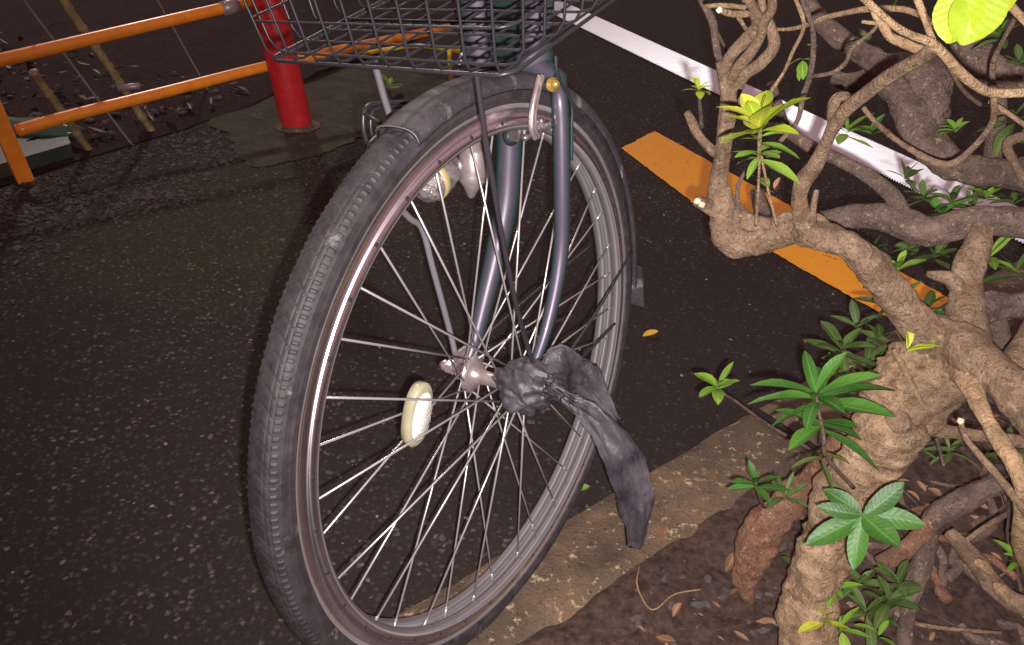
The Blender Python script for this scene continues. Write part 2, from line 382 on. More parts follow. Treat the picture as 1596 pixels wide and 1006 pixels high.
# soil bed behind the kerb: a rough sheet
b = MB(); vs = []; ns, ntt = 190, 150
for i in range(ns+1):
    for j in range(ntt+1):
        s = -1.2+4.4*i/ns; t = .138+2.6*(j/ntt)**1.6
        p = K(s, t); a = min(1, (t-.16)/.10)
        z = .0118+.012*noise.noise(p*13)*(1-a)+.005*noise.noise(p*55)*(1-a)-.004*max(0, 1-(t-.138)/.02)+a*(.003+.016*noise.noise(p*6)+.010*noise.noise(p*22)+.006*noise.noise(p*60))
        vs.append(V((p.x, p.y, z)))
b.add(vs, [(i*(ntt+1)+j, i*(ntt+1)+j+1, (i+1)*(ntt+1)+j+1, (i+1)*(ntt+1)+j) for i in range(ns) for j in range(ntt)])
b.build('planting_soil', M['soil'], kind='structure')
# dark soil beyond the fence
F0 = G(-200, 345); F1 = G(115, 262); F2 = G(345, 180); F3 = G(430, 120)
def rough_patch(name, quad, m, amp, nx=90, ny=60, z0=.004):
    a, b_, c, e = [V(q) for q in quad]; vs = []
    for i in range(nx+1):
        for j in range(ny+1):
            u, v = i/nx, (j/ny)**1.5
            p = (a*(1-u)+b_*u)*(1-v)+(e*(1-u)+c*u)*v
            ed = min(1, v*12)
            p = p + V((.03*noise.noise(p*5), .03*noise.noise(p*5+V((7, 0, 0))), 0))*(1-ed)
            z = z0+ed*amp*(1+.9*noise.noise(p*5)+.5*noise.noise(p*17))
            vs.append(V((p.x, p.y, z)))
    mb = MB(); mb.add(vs, [(i*(ny+1)+j, (i+1)*(ny+1)+j, (i+1)*(ny+1)+j+1, i*(ny+1)+j+1) for i in range(nx) for j in range(ny)])
    return mb.build(name, m, kind='structure')
BA = G(0, 292); BB = G(345, 182); BD = (BB-BA)
rough_patch('bed_soil', [BA-BD*2.2, BB+BD*.06, (1.2, 9, 0), (-9, 6, 0)], M['bedsoil'], .018)
PAD = [G(318, 186), G(372, 141), G(560, 100), G(720, 130), G(700, 205), G(560, 215), G(500, 246), G(395, 262)]
# painted markings with ragged outlines
def ragged(name, pts, z, m, amp, step=.012, hf=1):
    out = []
    for i, p in enumerate(pts):
        q = V(pts[(i+1) % len(pts)]); p = V(p); n = max(1, int((q-p).length/step)); nr = V(((q-p).y, -(q-p).x, 0)).normalized()
        for k in range(n):
            c = p.lerp(q, k/n); out.append(c + nr*(hf*amp*noise.noise(c*70)+amp*noise.noise(c*25)+(1-hf)*2*amp*noise.noise(c*7)) if k else c)
    return sheet(name, out, z, m)
ragged('orange_line', [G(968, 233), G(1020, 206), G(1240, 328), G(1400, 425), G(1500, 478), G(1398, 505), G(1246, 420), G(1085, 322)], .004, M['orange_paint'], .004)
wl0, wl1, wl2, wl3 = G(943, 35), G(1477, 278), G(1296, 237), G(917, 51)
da = (wl1-wl0); db = (wl2-wl3)
def ribbed():  # saw-tooth ribs added, turned towards the camera to brighten the line
    p0 = wl0-da*.25; q0 = wl3-db*.36; p1 = wl0+da*1.5; q1 = wl3+db*2.3
    D = V((.974, -.225)); Nn = V((-.225, -.974))
    def hit(a, c, k):                       # rib line {x: x.Nn = k} with the edge a-c
        da_ = a.x*Nn.x+a.y*Nn.y; dc = c.x*Nn.x+c.y*Nn.y; t_ = (k-da_)/(dc-da_); return a.lerp(c, t_)
    k0 = p0.x*Nn.x+p0.y*Nn.y; k1 = p1.x*Nn.x+p1.y*Nn.y; st = .0085; n = int((k1-k0)/st); vs = []; fs = []
    for i in range(n):
        for (o_, z) in ((0, .0105), (.30, .0045), (.32, .0045)):
            a = hit(p0, p1, k0+(i+o_)*st); c = hit(q0, q1, k0+(i+o_)*st)
            for k in range(7):
                p = a.lerp(c, k/6); p = p + V((0, .0010*noise.noise(p*50), 0)); vs.append(V((p.x, p.y, z)))
    rows = len(vs)//7
    for i in range(rows-1):
        for k in range(6): fs.append((i*7+k, (i+1)*7+k, (i+1)*7+k+1, i*7+k+1))
    mb = MB(); mb.add(vs, fs); mb.build('white_line', M['white_paint'], smooth=False, kind='structure')
ribbed()

ragged('concrete_pad', PAD, .0035, M['pad'], .022, hf=.15)
# loose stones
def pebbles(name, n, region, r0_, r1_, m, z=0.0, **kw):
    mb = MB(); X = .525731; Z = .850651
    iv = [V(p) for p in ((-X, 0, Z), (X, 0, Z), (-X, 0, -Z), (X, 0, -Z), (0, Z, X), (0, Z, -X), (0, -Z, X), (0, -Z, -X), (Z, X, 0), (-Z, X, 0), (Z, -X, 0), (-Z, -X, 0))]
    fi = [(0, 4, 1), (0, 9, 4), (9, 5, 4), (4, 5, 8), (4, 8, 1), (8, 10, 1), (8, 3, 10), (5, 3, 8), (5, 2, 3), (2, 7, 3), (7, 10, 3), (7, 6, 10), (7, 11, 6), (11, 0, 6), (0, 1, 6), (6, 1, 10), (9, 0, 11), (9, 11, 2), (9, 2, 5), (7, 2, 11)]
    for _ in range(n):
        p = region(); r = r0_+(r1_-r0_)*random.random()**3; A = Matrix.Rotation(rnd(0, 6.3), 3, 'Z') @ Matrix.Rotation(rnd(-.5, .5), 3, 'X')
        sc = V((rnd(.8, 1.5), rnd(.6, 1.1), rnd(.35, .7)))
        vs = [V((p[0], p[1], z+(p[2] if len(p) > 2 else 0)+r*.2)) + A @ V((v.x*sc.x*r*rnd(.85, 1.15), v.y*sc.y*r*rnd(.85, 1.15), v.z*sc.z*r)) for v in iv]
        mb.add(vs, fi)
    return mb.build(name, m, smooth=False, kind='stuff', **kw)
def reg_left():
    while True:
        p = (rnd(-1.7, .2), rnd(.45, 2.6))
        if noise.noise(V((p[0]*2.4, p[1]*2.4, 3))) + .35*(p[1]-1.4) - .1 > rnd(-.4, .6): return p
def reg_far(): return (rnd(-.6, 2.4), rnd(2.0, 5.0))
def reg_near(): return (rnd(-.7, 1.0), rnd(.5, 2.4))
def reg_soil():
    p = K(rnd(-.4, 1.9), .17+1.3*random.random()**1.4); return (p.x, p.y, .019)
def reg_coarse():
    while True:
        x, y = rnd(0, 560), rnd(150, 420); p = G(x, y)
        edge = 290-.31*x
        if y > edge+6 and noise.noise(V((p.x*3, p.y*3, 8)))+.75-(y-edge)/170 > rnd(0, .8): return (p.x, p.y)
pebbles('coarse_gravel', 2300, reg_coarse, .0025, .0095, M['peb'], label='coarse dark gravel along the bed behind the fence', category='gravel')
pebbles('loose_gravel', 4200, reg_left, .0016, .0060, M['peb'], label='fine dark gravel scattered over the asphalt', category='gravel')
pebbles('roadside_gravel', 4200, reg_far, .002, .0065, M['peb'], label='coarse brown grit beyond the wheel', category='gravel')
pebbles('pale_grit', 330, reg_near, .0009, .0040, M['peb2'], label='pale grit specks on the asphalt', category='grit')
pebbles('soil_pebbles', 2200, reg_soil, .002, .011, M['peb'], label='small stones lying in the planting soil', category='pebbles')
pebbles('pale_soil_pebbles', 240, reg_soil, .002, .009, M['peb2'], label='pale stones lying in the planting soil', category='pebbles')

# ------------------------------------------------------------------ bicycle
OB = V((.020, .672, 0)); FB = V((-.52387086, -.8517977, 0)); NB = V((.84504507, -.51971788, .12566687)); UB = V((-.10704275, .06583321, .9920725))
bike = empty('bicycle', 'old city bicycle with wire front basket, green fork with violet sheen and dusty front wheel', 'bicycle')
BM = Matrix(((FB.x, NB.x, UB.x, OB.x), (FB.y, NB.y, UB.y, OB.y), (FB.z, NB.z, UB.z, OB.z), (0, 0, 0, 1)))
bike.matrix_world = BM
def onN(x, y, n):
    r = ray(x, y); t = (n-(CAM-OB).dot(NB))/r.dot(NB); q = CAM+r*t-OB; return V((q.dot(FB), q.dot(NB), q.dot(UB)))
def onD(x, y, d):
    q = P3(x, y, d)-OB; return V((q.dot(FB), q.dot(NB), q.dot(UB)))
HU = .33
def cyl(th, r, n): return V((r*math.cos(th), n, HU+r*math.sin(th)))
def ring(mb, prof, a0=0, a1=2*PI, seg=360, fn=None, closed=True):
    vs = []; fs = []; k = len(prof); full = abs(a1-a0-2*PI) < 1e-6
    cnt = seg if full else seg+1
    for i in range(cnt):
        th = a0+(a1-a0)*i/seg
        for j, (r, n) in enumerate(prof):
            rr, nn2 = (r, n) if not fn else fn(i, j, r, n, th)
            vs.append(cyl(th, rr, nn2))
    for i in range(seg):
        for j in range(k if closed else k-1):
            a = i*k+j; b_ = i*k+(j+1) % k; i2 = (i+1) % cnt if full else i+1
            fs.append((a, b_, i2*k+(j+1) % k, i2*k+j))
    mb.add(vs, fs)
wheel = bpy.data.objects.new('front_wheel', None); S.collection.objects.link(wheel); wheel.parent = bike; wheel.empty_display_size = .05
# rim: W section, ridges at n=+-.0115, spoke channel in the middle
rp = [(.3070, .0122), (.3083, .0130), (.3086, .0143), (.3074, .0152), (.3052, .0147), (.3020, .0136), (.2990, .0132), (.2960, .0134), (.2938, .0140)]
rp += [(.2862-.0072*math.sin(R_(q)), .0112+.0070*math.cos(R_(q))) for q in range(-62, 151, 12)]
rp += [(.2862, .0046), (.2894, .0034), (.2900, 0)]
rim = rp + [(r, -n) for r, n in reversed(rp[:-1])]
outer = [(.3040, -.0130), (.297, -.012), (.2935, -.008), (.2925, 0), (.2935, .008), (.297, .012), (.3040, .0130)]
mb = MB(); ring(mb, rim+outer, seg=300); mb.build('rim', M['rimc'], wheel, loc=(0, 0, HU))
# small dark holes on the near rim flank
for k in range(36):
    th = R_(4)+2*PI*k/36
    if True:
        mb = MB(); c = cyl(th, .2890, .0178); mb.lathe(c, (0, 1, 0), [(0, .0006), (.0018, .0004), (.0023, -.0006)], n=10); mb.build('rim_hole', M['hole'], wheel)
# tyre
tp = []
for k in range(45):
    a = R_(-114)+R_(228)*k/44
    tp.append((.3145+.0172*math.copysign(abs(math.cos(a))**.80, math.cos(a)), .0182*math.copysign(abs(math.sin(a))**.80, math.sin(a))))
tp = [(.3020, -.0090), (.3075, -.0098)]+tp+[(.3075, .0098), (.3020, .0090)]
SEG = 1480
def tread(i, j, r, n, th):
    a = math.degrees(math.atan2(n/.0182, (r-.3145)/.0172)); A = abs(a); h = 0
    blk = i % 5
    if 42 < A < 58: h = .0007 if blk < 2 else 0
    elif A <= 38:
        ph = (i + int(A*.18)) % 10
        h = .0003 if (A % 13 < 9 and ph < 8) else -.0002
    elif 66 <= A < 72: h = .0002
    elif 92 < A < 98: h = .0006
    h += .0005*noise.noise(cyl(th, r, n)*30)
    c = V((r-.3145, n, 0)).normalized()
    return r+c.x*h, n+c.y*h
mb = MB(); ring(mb, tp, seg=SEG, fn=tread, closed=False); mb.build('tyre', M['rubber'], wheel, smooth=False)
# hub
mb = MB()
pr = [(.0045, -.073), (.0045, -.050), (.0085, -.049), (.009, -.042), (.014, -.040), (.015, -.036), (.0215, -.034), (.0225, -.0325), (.0225, -.030), (.0165, -.028), (.0105, -.022), (.0085, -.014), (.0078, 0)]
mb.lathe((0, 0, HU), (0, 1, 0), pr+[(r, -n) for r, n in reversed(pr[:-1])], n=28); mb.build('hub', M['hub'], wheel)
for sgn in (-1, 1):
    mb = MB(); c = V((0, sgn*.062, HU))
    mb.lathe(c, (0, sgn, 0), [(.0045, -.003), (.0090, -.003), (.0092, .004), (.0070, .0055), (.0045, .006)], n=6)
    mb.lathe(c, (0, sgn, 0), [(.0050, .006), (.0068, .007), (.0068, .011), (.0040, .0155), (.0, .016)], n=14)
    mb.build('axle_nut', M['hub'], wheel, smooth=False)
# spokes
PH = R_(7.0)
for k in range(36):
    th = PH+2*PI*k/36; side = -1 if k % 2 else 1; j = k//2
    sgn = (1 if j % 2 else -1)*(-side)
    ha = th+sgn*R_(52); pa = cyl(ha, .0195, side*(.031+.0012*sgn)); pb = cyl(th, .2895, side*.0022)
    mb = MB(); mb.tube([pa, pb], .00118, n=6)
    dv = (pa-pb).normalized(); mb.tube([pb, pb+dv*.0135], .0019, n=6)
    mb.build('spoke', M['spoke'], wheel)
# spoke reflector
rc = onN(650, 646, -.002)
dirr = (onN(641, 697, -.002)-onN(655, 600, .003)); ln = dirr.length; dz = dirr.normalized(); dy = V((0, 1, 0)); dy = (dy-dz*dy.dot(dz)).normalized(); dx = dy.cross(dz)
RM = Matrix((dx, dy, dz)).transposed()
def capsule(mb, c, a, b_, h, n=30, off=0):
    # rounded lozenge: a half width, b_ half length, thickness h along local y
    vs = []; fs = []
    lv = [(-h/2, .86), (-h/2+.0015, 1), (h/2-.002, 1), (h/2, .90), (h/2, 0.0)]
    lv = [(-h/2, 0)]+lv
    for (yy, k) in lv:
        for i in range(n):
            t_ = 2*PI*i/n; sx = math.copysign(abs(math.cos(t_))**.85, math.cos(t_)); sz = math.copysign(abs(math.sin(t_))**.85, math.sin(t_))
            vs.append(c + RM @ V((sx*a*k, yy+off, sz*b_*k)))
    for q in range(len(lv)-1):
        for i in range(n): fs.append((q*n+i, q*n+(i+1) % n, (q+1)*n+(i+1) % n, (q+1)*n+i))
    mb.add(vs, fs)
mb = MB(); capsule(mb, rc, .0175, .0345, .012); rf = mb.build('spoke_reflector', M['refl_body'], wheel)
mb = MB(); capsule(mb, rc+RM @ V((.001, .0054, .001)), .0140, .0265, .0045); mb.build('reflector_panel', M['prism'], wheel)

# fork
def fork_leg(s):
    if s > 0: src = [(872, 118, .036, .0070), (872, 150, .044, .0085), (875, 200, .047, .0088), (876, 300, .049, .0088), (875, 380, .050, .0086), (867, 445, .051, .0080), (851, 515, .051, .0068), (834, 566, .051, .0055)]
    else: src = [(792, 130, -.036, .0130), (794, 190, -.044, .0150), (793, 250, -.046, .0150), (788, 320, -.047, .0145), (772, 400, -.049, .0130), (755, 470, -.050, .0110), (740, 530, -.050, .0090), (727, 570, -.050, .0065)]
    pts = [tuple(onN(x, y, n_))+(r,) for x, y, n_, r in src]
    sp = spline(pts, 8); mb = MB(); mb.tube([p[:3] for p in sp], [p[3] for p in sp], n=20); return mb
fork = MB()
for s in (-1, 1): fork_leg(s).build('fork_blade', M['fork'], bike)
_a = onN(792, 135, -.036); _b = onN(872, 122, .036); _m = (_a+_b)/2+V((0, 0, .016))
mb = MB(); sp = spline([(*_a, .0125), (*(_a*.6+_m*.4), .0135), (*_m, .0145), (*(_b*.6+_m*.4), .0105), (*_b, .0075)], 6)
mb.tube([p[:3] for p in sp], [p[3] for p in sp], n=16); mb.build('fork_crown', M['fork'], bike)
ax0 = _m-V((0, 0, .006)); axd = V((-.21, 0, .978)).normalized()
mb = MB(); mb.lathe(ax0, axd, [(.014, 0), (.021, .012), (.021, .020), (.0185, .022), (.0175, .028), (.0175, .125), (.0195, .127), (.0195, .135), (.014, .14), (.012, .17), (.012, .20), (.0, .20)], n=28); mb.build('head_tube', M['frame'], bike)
p0 = ax0+axd*.05; mb = MB(); sp = spline([(*onN(752, 165, -.06), .015), (*onN(750, 110, -.06), .016), (*onN(746, 50, -.06), .017), (*onN(740, -20, -.062), .017), (*onN(732, -120, -.066), .017)], 6)
mb.tube([p[:3] for p in sp], [p[3] for p in sp], n=20); mb.build('down_tube', M['frame'], bike)
for s in (-1, 1):
    mb = MB(); c = V((-.010, s*.0555, .333)); mb.box(c, .022, .004, .034); mb.build('dropout', M['hub'], bike, smooth=False)
mb = MB()
for (q0, q1, q2, q3) in (((764, 122, -.045), (838, 118, .012), (846, -40, .012), (768, -40, -.045)),):
    cs = [onN(*q) for q in (q0, q1, q2, q3)]; vs = [c+V((d_, 0, 0)) for d_ in (-.004, -.0075) for c in cs]
    mb.add(vs, [(0, 1, 2, 3), (7, 6, 5, 4), (0, 4, 5, 1), (1, 5, 6, 2), (2, 6, 7, 3), (3, 7, 4, 0)])
mb.build('basket_bracket', M['teal'], bike, smooth=False)
# brass crown bolt
c = onN(862, 132, .046)
mb = MB(); mb.lathe(c, (.55, .75, .2), [(.0, .010), (.0032, .0095), (.0040, .006), (.0042, .002), (.0068, .001), (.0072, -.002), (.006, -.004)], n=16); mb.build('crown_bolt', M['brass'], bike)

# fender
TF0, TF1 = R_(70), R_(183)
fp = [(.3205, .0225), (.3245, .0230), (.3290, .0220), (.3322, .0190), (.3342, .0140), (.3354, .0070), (.3357, 0)]
fpp = fp + [(r, -n) for r, n in reversed(fp[:-1])]; inn = [(r-.0018, n*.95) for r, n in reversed(fpp)]
mb = MB(); ring(mb, fpp+inn, TF0, TF1, seg=120)
k = len(fpp+inn); n0 = len(mb.v); mb.f += [tuple(range(k)), tuple(range(n0-1, n0-k-1, -1))]
fd = mb.build('fender', M['fender'], bike)
mb = MB(); mb.tube([cyl(TF0+.003, r+.0004, n) for r, n in fpp], .0007, n=6); mb.build('fender_lip', M['rimlip'], fd)
# mud flap
mb = MB(); ring(mb, [(.334, -.027), (.340, -.012), (.341, 0), (.340, .012), (.334, .027), (.331, .027), (.337, .0), (.331, -.027)], R_(178), R_(189), seg=20, fn=lambda i, j, r, n, th: (r+.010*((th-R_(178))/R_(11)), n*(1+.10*(th-R_(178))/R_(11))))
n0 = len(mb.v); mb.f += [tuple(range(8)), tuple(range(n0-1, n0-9, -1))]
mb.build('mud_flap', M['fender'], fd, smooth=False)
# fender stays (near and far pair)
for s, ends in ((1, ((985, 392), (958, 505))), (-1, ((985, 392), (958, 505)))):
    for (x, y) in ends:
        e = onN(x, y, .030); e = V((e.x, s*.030, e.z)); a = V((-.008, s*.060, .332))
        md = (a+e)/2+V((0, s*.004, 0)); sp = spline([tuple(a), tuple(md), tuple(e)], 6)
        mb = MB(); mb.tube(sp, .0016, n=8); mb.build('fender_stay', M['wire'], fd)

# basket stays
mb = MB(); sp = spline([tuple(onN(742, 112, .088)), tuple(onN(757, 215, .086)), tuple(onN(783, 370, .080)), tuple(onN(806, 480, .072)), tuple(onN(832, 572, .062))], 8)
mb.tube(sp, .0024, n=10); mb.build('basket_stay', M['wire'], bike)
mb = MB(); sp = spline([tuple(onN(*q)) for q in ((583, 95, -.10), (598, 150, -.10), (608, 188, -.10), (597, 208, -.098), (577, 232, -.094), (590, 285, -.090), (636, 338, -.086), (658, 358, -.084), (675, 420, -.080), (702, 520, -.072), (713, 568, -.064))], 8)
mb.tube(sp, .0036, n=12); mb.build('basket_stay', M['wireg'], bike)

# brake: caliper arms, pads, cable
mb = MB()
for off in (0, .010):
    sp = spline([tuple(onN(x, y, .030+off*.6)+V((off*.4, 0, 0))) for x, y in ((845, 118), (838, 145), (833, 172), (832, 200), (838, 214))], 6); mb.tube(sp, .0032, n=10)
mb.build('brake_caliper', M['hub'], bike)
mb = MB(); c = onN(842, 195, .030); mb.lathe(c, (0, 1, 0), [(0, .012), (.0045, .011), (.0045, .004), (.0075, .003), (.0075, -.006), (.003, -.007), (0, -.007)], n=12); mb.build('caliper_bolt', M['chrome'], bike, smooth=False)
mb = MB(); c = onN(812, 200, -.004); mb.box(c, .034, .009, .013, Matrix.Rotation(.25, 3, 'Y')); mb.build('brake_pad', M['chrome'], bike, smooth=False)
mb = MB(); c = onN(797, 212, -.022); mb.ell(c, .012, .008, .011); mb.build('brake_pad', M['gum'], bike)
mb = MB(); c = onN(823, 213, .010); mb.tube([c-V((.008, 0, 0)), c+V((.008, 0, 0))], .0035, n=10); mb.build('brake_bolt', M['chrome'], bike)
mb = MB(); sp = spline([tuple(onN(x, y, .052)) for x, y in ((866, 88), (870, 120), (890, 160), (891, 200), (891, 250))], 8); mb.tube(sp, .0018, n=8); mb.build('brake_cable', M['gum'], bike)
# braided brake cable in front of the frame (black with white flecks)
def flecked():
    m = mat('flecked_cable', (.03, .03, .03), .4); t, b = nodes(m); co = coords(t)
    wv = t.nodes.new('ShaderNodeTexWave'); wv.inputs['Scale'].default_value = 13; wv.bands_direction = 'Z'; L(t, co, wv.inputs[0])
    L(t, ramp(t, wv.outputs['Fac'], [(.55, (.03, .045, .045)), (.60, (.85, .88, .86))]), b.inputs['Base Color']); return m
M['fleck'] = flecked()
mb = MB(); sp = spline([tuple(onN(x, y, -.075)) for x, y in ((712, 128), (720, 80), (726, 40), (733, 0), (742, -60))], 6); mb.tube(sp, .0019, n=8); mb.build('brake_cable', M['fleck'], bike)

# dynamo headlamp on the far blade
c0 = onN(652, 292, -.062); c1 = onN(738, 238, -.056); dv = (c1-c0).normalized()
lamp = MB(); lamp.lathe(c0, dv, [(0, -.004), (.010, -.002), (.019, .004), (.0225, .012), (.0225, .024), (.021, .034), (.017, .046), (.012, .056), (0, .060)], n=26)
hl = lamp.build('headlamp', M['lens'], bike)
mb = MB(); mb.lathe(c0, dv, [(.0228, .016), (.0236, .017), (.0236, .023), (.0228, .024)], n=26); mb.build('lamp_band', M['reflam'], hl)
c2 = onN(737, 262, -.060); dd = V((.25, 0, -1)).normalized()
mb = MB(); mb.lathe(c2-dd*.034, dd, [(0, 0), (.0085, .001), (.009, .010), (.0155, .014), (.0165, .018), (.0165, .040), (.0150, .044), (.0155, .048), (.009, .056), (.004, .066), (0, .068)], n=22); mb.build('dynamo', M['hub'], bike)
mb = MB(); mb.box(onN(752, 262, -.058), .030, .006, .022); mb.build('lamp_bracket', M['hub'], bike, smooth=False)
# black lamp guard frame on the far side
mb = MB(); cs = [onN(x, y, -.135) for x, y in ((575, 232), (567, 205), (567, 178), (574, 166), (590, 162), (640, 160), (655, 166), (655, 195), (645, 225), (630, 236), (590, 240))]
mb.tube(spline([tuple(c) for c in cs+[cs[0]]], 4)[:-1], .0028, n=8, closed=True)
cs2 = [c*.985+sum(cs, V())/len(cs)*.015 for c in cs]; cen = sum(cs, V())/len(cs)
cs3 = [cen+(c-cen)*.84+V((0, .004, 0)) for c in cs]; mb2 = MB(); mb2.tube(spline([tuple(c) for c in cs3+[cs3[0]]], 4)[:-1], .0022, n=8, closed=True)
g = mb.build('lamp_guard', M['wire'], bike); mb2.build('guard_wire', M['wire'], g)
mb = MB(); mb.tube([cs[2], onN(600, 195, -.102)], .0022, n=8); mb.build('guard_bracket', M['wire'], g)

# basket
def bq(f, n, u):   # f,n in -1..1 box, u 0..1 height
    f0 = .030+.100*f*(1+.35*u)+.012*u; n0 = n*(.131+.035*u)
    return V((f0, n0+.002, .695+.240*u+(.13-f0)*.20))
bk = MB(); WR = .00120
def brect(u, k=1.0, r=WR, z=0):
    pts = []
    cr_ = .16
    for sx, sy in ((1, 1), (-1, 1), (-1, -1), (1, -1)):
        for a in range(5):
            t_ = {(1, 1): 0, (-1, 1): 90, (-1, -1): 180, (1, -1): 270}[(sx, sy)]+a*22.5
            pts.append(bq((sx*(1-cr_)+cr_*math.cos(R_(t_)))*k, (sy*(1-cr_*.7)+cr_*.7*math.sin(R_(t_)))*k, u)+V((0, 0, z)))
    bk.tube(pts, r, n=6, closed=True)
brect(.0, .97, .0017)
for u in (.30, .62): brect(u, 1.0, .0017)
for u in (.145, .46, .80): brect(u, .995, .0011)
brect(1.0, 1.0, .003)
def U_wire(along_f, t_):
    # wire going down one side, under the bottom and up the other
    pts = []
    for s_ in (1, -1):
        col = []
        for u in (1.0, .75, .5, .3, .12, .05):
            col.append(bq(t_, s_, u) if along_f else bq(s_, t_, u))
        col.append(bq(t_, s_*.96, .012) if along_f else bq(s_*.96, t_, .012))
        col.append(bq(t_, s_*.88, 0) if along_f else bq(s_*.88, t_, 0))
        if s_ == -1: col.reverse()
        pts += col
    z = .0022 if along_f else 0
    bk.tube([p+V((0, 0, z)) for p in pts], WR, n=6)
NF, NN = 7, 10
for i in range(NF): U_wire(True, -.84+1.68*i/(NF-1))
for i in range(NN): U_wire(False, -.90+1.80*i/(NN-1))
for i in range(3):   # extra lateral bottom wires
    t_ = -.56+.56*i
bk.build('basket', M['wire'], bike)

# ------------------------------------------------------------------ plastic bag on the axle
def crumple(mb, path, widths, thick, sub=30, rings=34, seed=0, fold=.25, flat=None):
    """a folded plastic ribbon: closed flattened tube with sharp creases"""
    sp = spline([tuple(p)+(w_,) for p, w_ in zip(path, widths)], sub); k = len(sp); vs = []
    fl_ = flat or ray(880, 650)
    for i, q in enumerate(sp):
        p = V(q[:3]); a = V(sp[max(i-1, 0)][:3]); b_ = V(sp[min(i+1, k-1)][:3]); t_ = (b_-a).normalized()
        side = t_.cross(fl_).normalized(); nn2 = side.cross(t_).normalized()
        for j in range(rings):
            a_ = 2*PI*j/rings; x = math.cos(a_); y = math.sin(a_)
            c = V((x*2.6+seed, i/k*2.2, y+seed)); cr2 = abs(noise.noise(c*1.6))*3-.7
            ww = q[3]*.5*(1+.30*noise.noise(V((i/k*6, seed, x*1.2)))+.10*noise.noise(V((i/k*22, seed, x*2)))); yy = thick*(y*.6+fold*7*cr2*(1-abs(x)*.5)+2.2*math.sin(x*4.2+i/k*3+seed)*(.4+.6*noise.noise(V((i/k*4, seed, 9)))))
            vs.append(p+side*(x*ww)+nn2*yy)
    fs = [(i*rings+j, i*rings+(j+1) % rings, (i+1)*rings+(j+1) % rings, (i+1)*rings+j) for i in range(k-1) for j in range(rings)]
    fs += [tuple(range(rings))[::-1], tuple((k-1)*rings+j for j in range(rings))]
    mb.add(vs, fs)
def wb(l): return BM @ V(l)
bagc = wb((.004, .052, .322))
bag = empty('plastic_bag', 'dusty black plastic bag knotted round the axle end with a long hanging tail', 'plastic bag', bagc)
mb = MB(); Mr = Matrix((FB, NB, UB)).transposed()
def blob(c, rx, ry, rz, seed, amp=.35, n=44, m=30):
    vs = []
    for i in range(m+1):
        th = PI*i/m
        for j in range(n):
            ph = 2*PI*j/n; p = V((math.sin(th)*math.cos(ph), math.sin(th)*math.sin(ph), math.cos(th)))
            q = p*1.7+V((seed, 0, 0)); rr = 1+amp*(abs(noise.noise(q*.9))*1.6-.35)+.07*math.sin(ph*7+3*noise.noise(q*1.2)+th*2)
            vs.append(V(c)+Mr @ V((p.x*rx*rr, p.y*ry*rr, p.z*rz*rr)))
    mb.add(vs, [(i*n+j, (i+1)*n+j, (i+1)*n+(j+1) % n, i*n+(j+1) % n) for i in range(m) for j in range(n)])
blob(P3(824, 600, .81), .017, .014, .022, 3, .25)
def wrap(cx, cy, dd, rad, wd, tilt, seed, off, a0=0, turns=1.05):
    c = P3(cx, cy, dd); ax = (NB+FB*tilt[0]+UB*tilt[1]).normalized(); e1 = ax.orthogonal().normalized(); e2 = ax.cross(e1); pth = []; wds = []
    for i in range(9):
        a_ = a0+2*PI*turns*i/8; r_ = rad*(1+.22*noise.noise(V((seed, i*.9, 0)))); pth.append(c+(e1*math.cos(a_)+e2*math.sin(a_))*r_+ax*(off*i/8)); wds.append(wd*(1+.35*noise.noise(V((i*.8, seed, 4)))))
    crumple(mb, pth, wds, .0012, sub=8, rings=20, seed=seed, fold=.5, flat=(c-CAM).normalized()+ax*.01)
def band(cx, cy, dd, r0_, wd, tilt, seed):
    """a crumpled sleeve of film round the axle"""
    c = P3(cx, cy, dd); ax = (NB+FB*tilt[0]+UB*tilt[1]).normalized(); e1 = ax.orthogonal().normalized(); e2 = ax.cross(e1); vs = []; nn_, mm_ = 72, 22
    for i in range(mm_+1):
        h = (i/mm_-.5)
        for j in range(nn_):
            a_ = 2*PI*j/nn_; dv = e1*math.cos(a_)+e2*math.sin(a_)
            q = dv*1.3+V((seed, h*.9, 0)); fr = .30*abs(noise.noise(q*1.7))+.16*abs(noise.noise(V((a_*2.2, h*2.5+seed, seed))))
            flare = 1+.55*h*h*4*noise.noise(dv*1.1+V((seed, seed, 0)))
            rr = r0_*(.78+fr*1.5)*(1-.35*abs(h)**2*2)*flare
            vs.append(c+dv*rr+ax*(wd*h*(1+.35*noise.noise(dv*1.6+V((0, seed, h))))))
    fs = [(i*nn_+j, i*nn_+(j+1) % nn_, (i+1)*nn_+(j+1) % nn_, (i+1)*nn_+j) for i in range(mm_) for j in range(nn_)]
    mb.add(vs, fs)
band(815, 602, .808, .030, .040, (.1, -.1), 2.3)
band(836, 600, .800, .026, .034, (-.35, .25), 7.1)
band(852, 606, .792, .016, .030, (.3, .5), 11.7)
o = mb.build('knot', M['bag'], smooth=True); keep(o, bag)
mb = MB(); crumple(mb, [P3(845, 590, .79), P3(872, 578, .80), P3(905, 590, .82), P3(935, 622, .84), P3(962, 655, .86)], [.018, .046, .044, .024, .005], .0016, seed=4, fold=.35)
o = mb.build('flap', M['bag']); keep(o, bag)
mb = MB(); crumple(mb, [P3(858, 600, .785), P3(885, 622, .79), P3(925, 650, .80), P3(962, 700, .82), P3(985, 760, .85), P3(993, 800, .87), P3(992, 852, .90)], [.010, .016, .028, .038, .040, .036, .020], .0032, seed=1, fold=.30)
o = mb.build('tail', M['bag']); keep(o, bag)

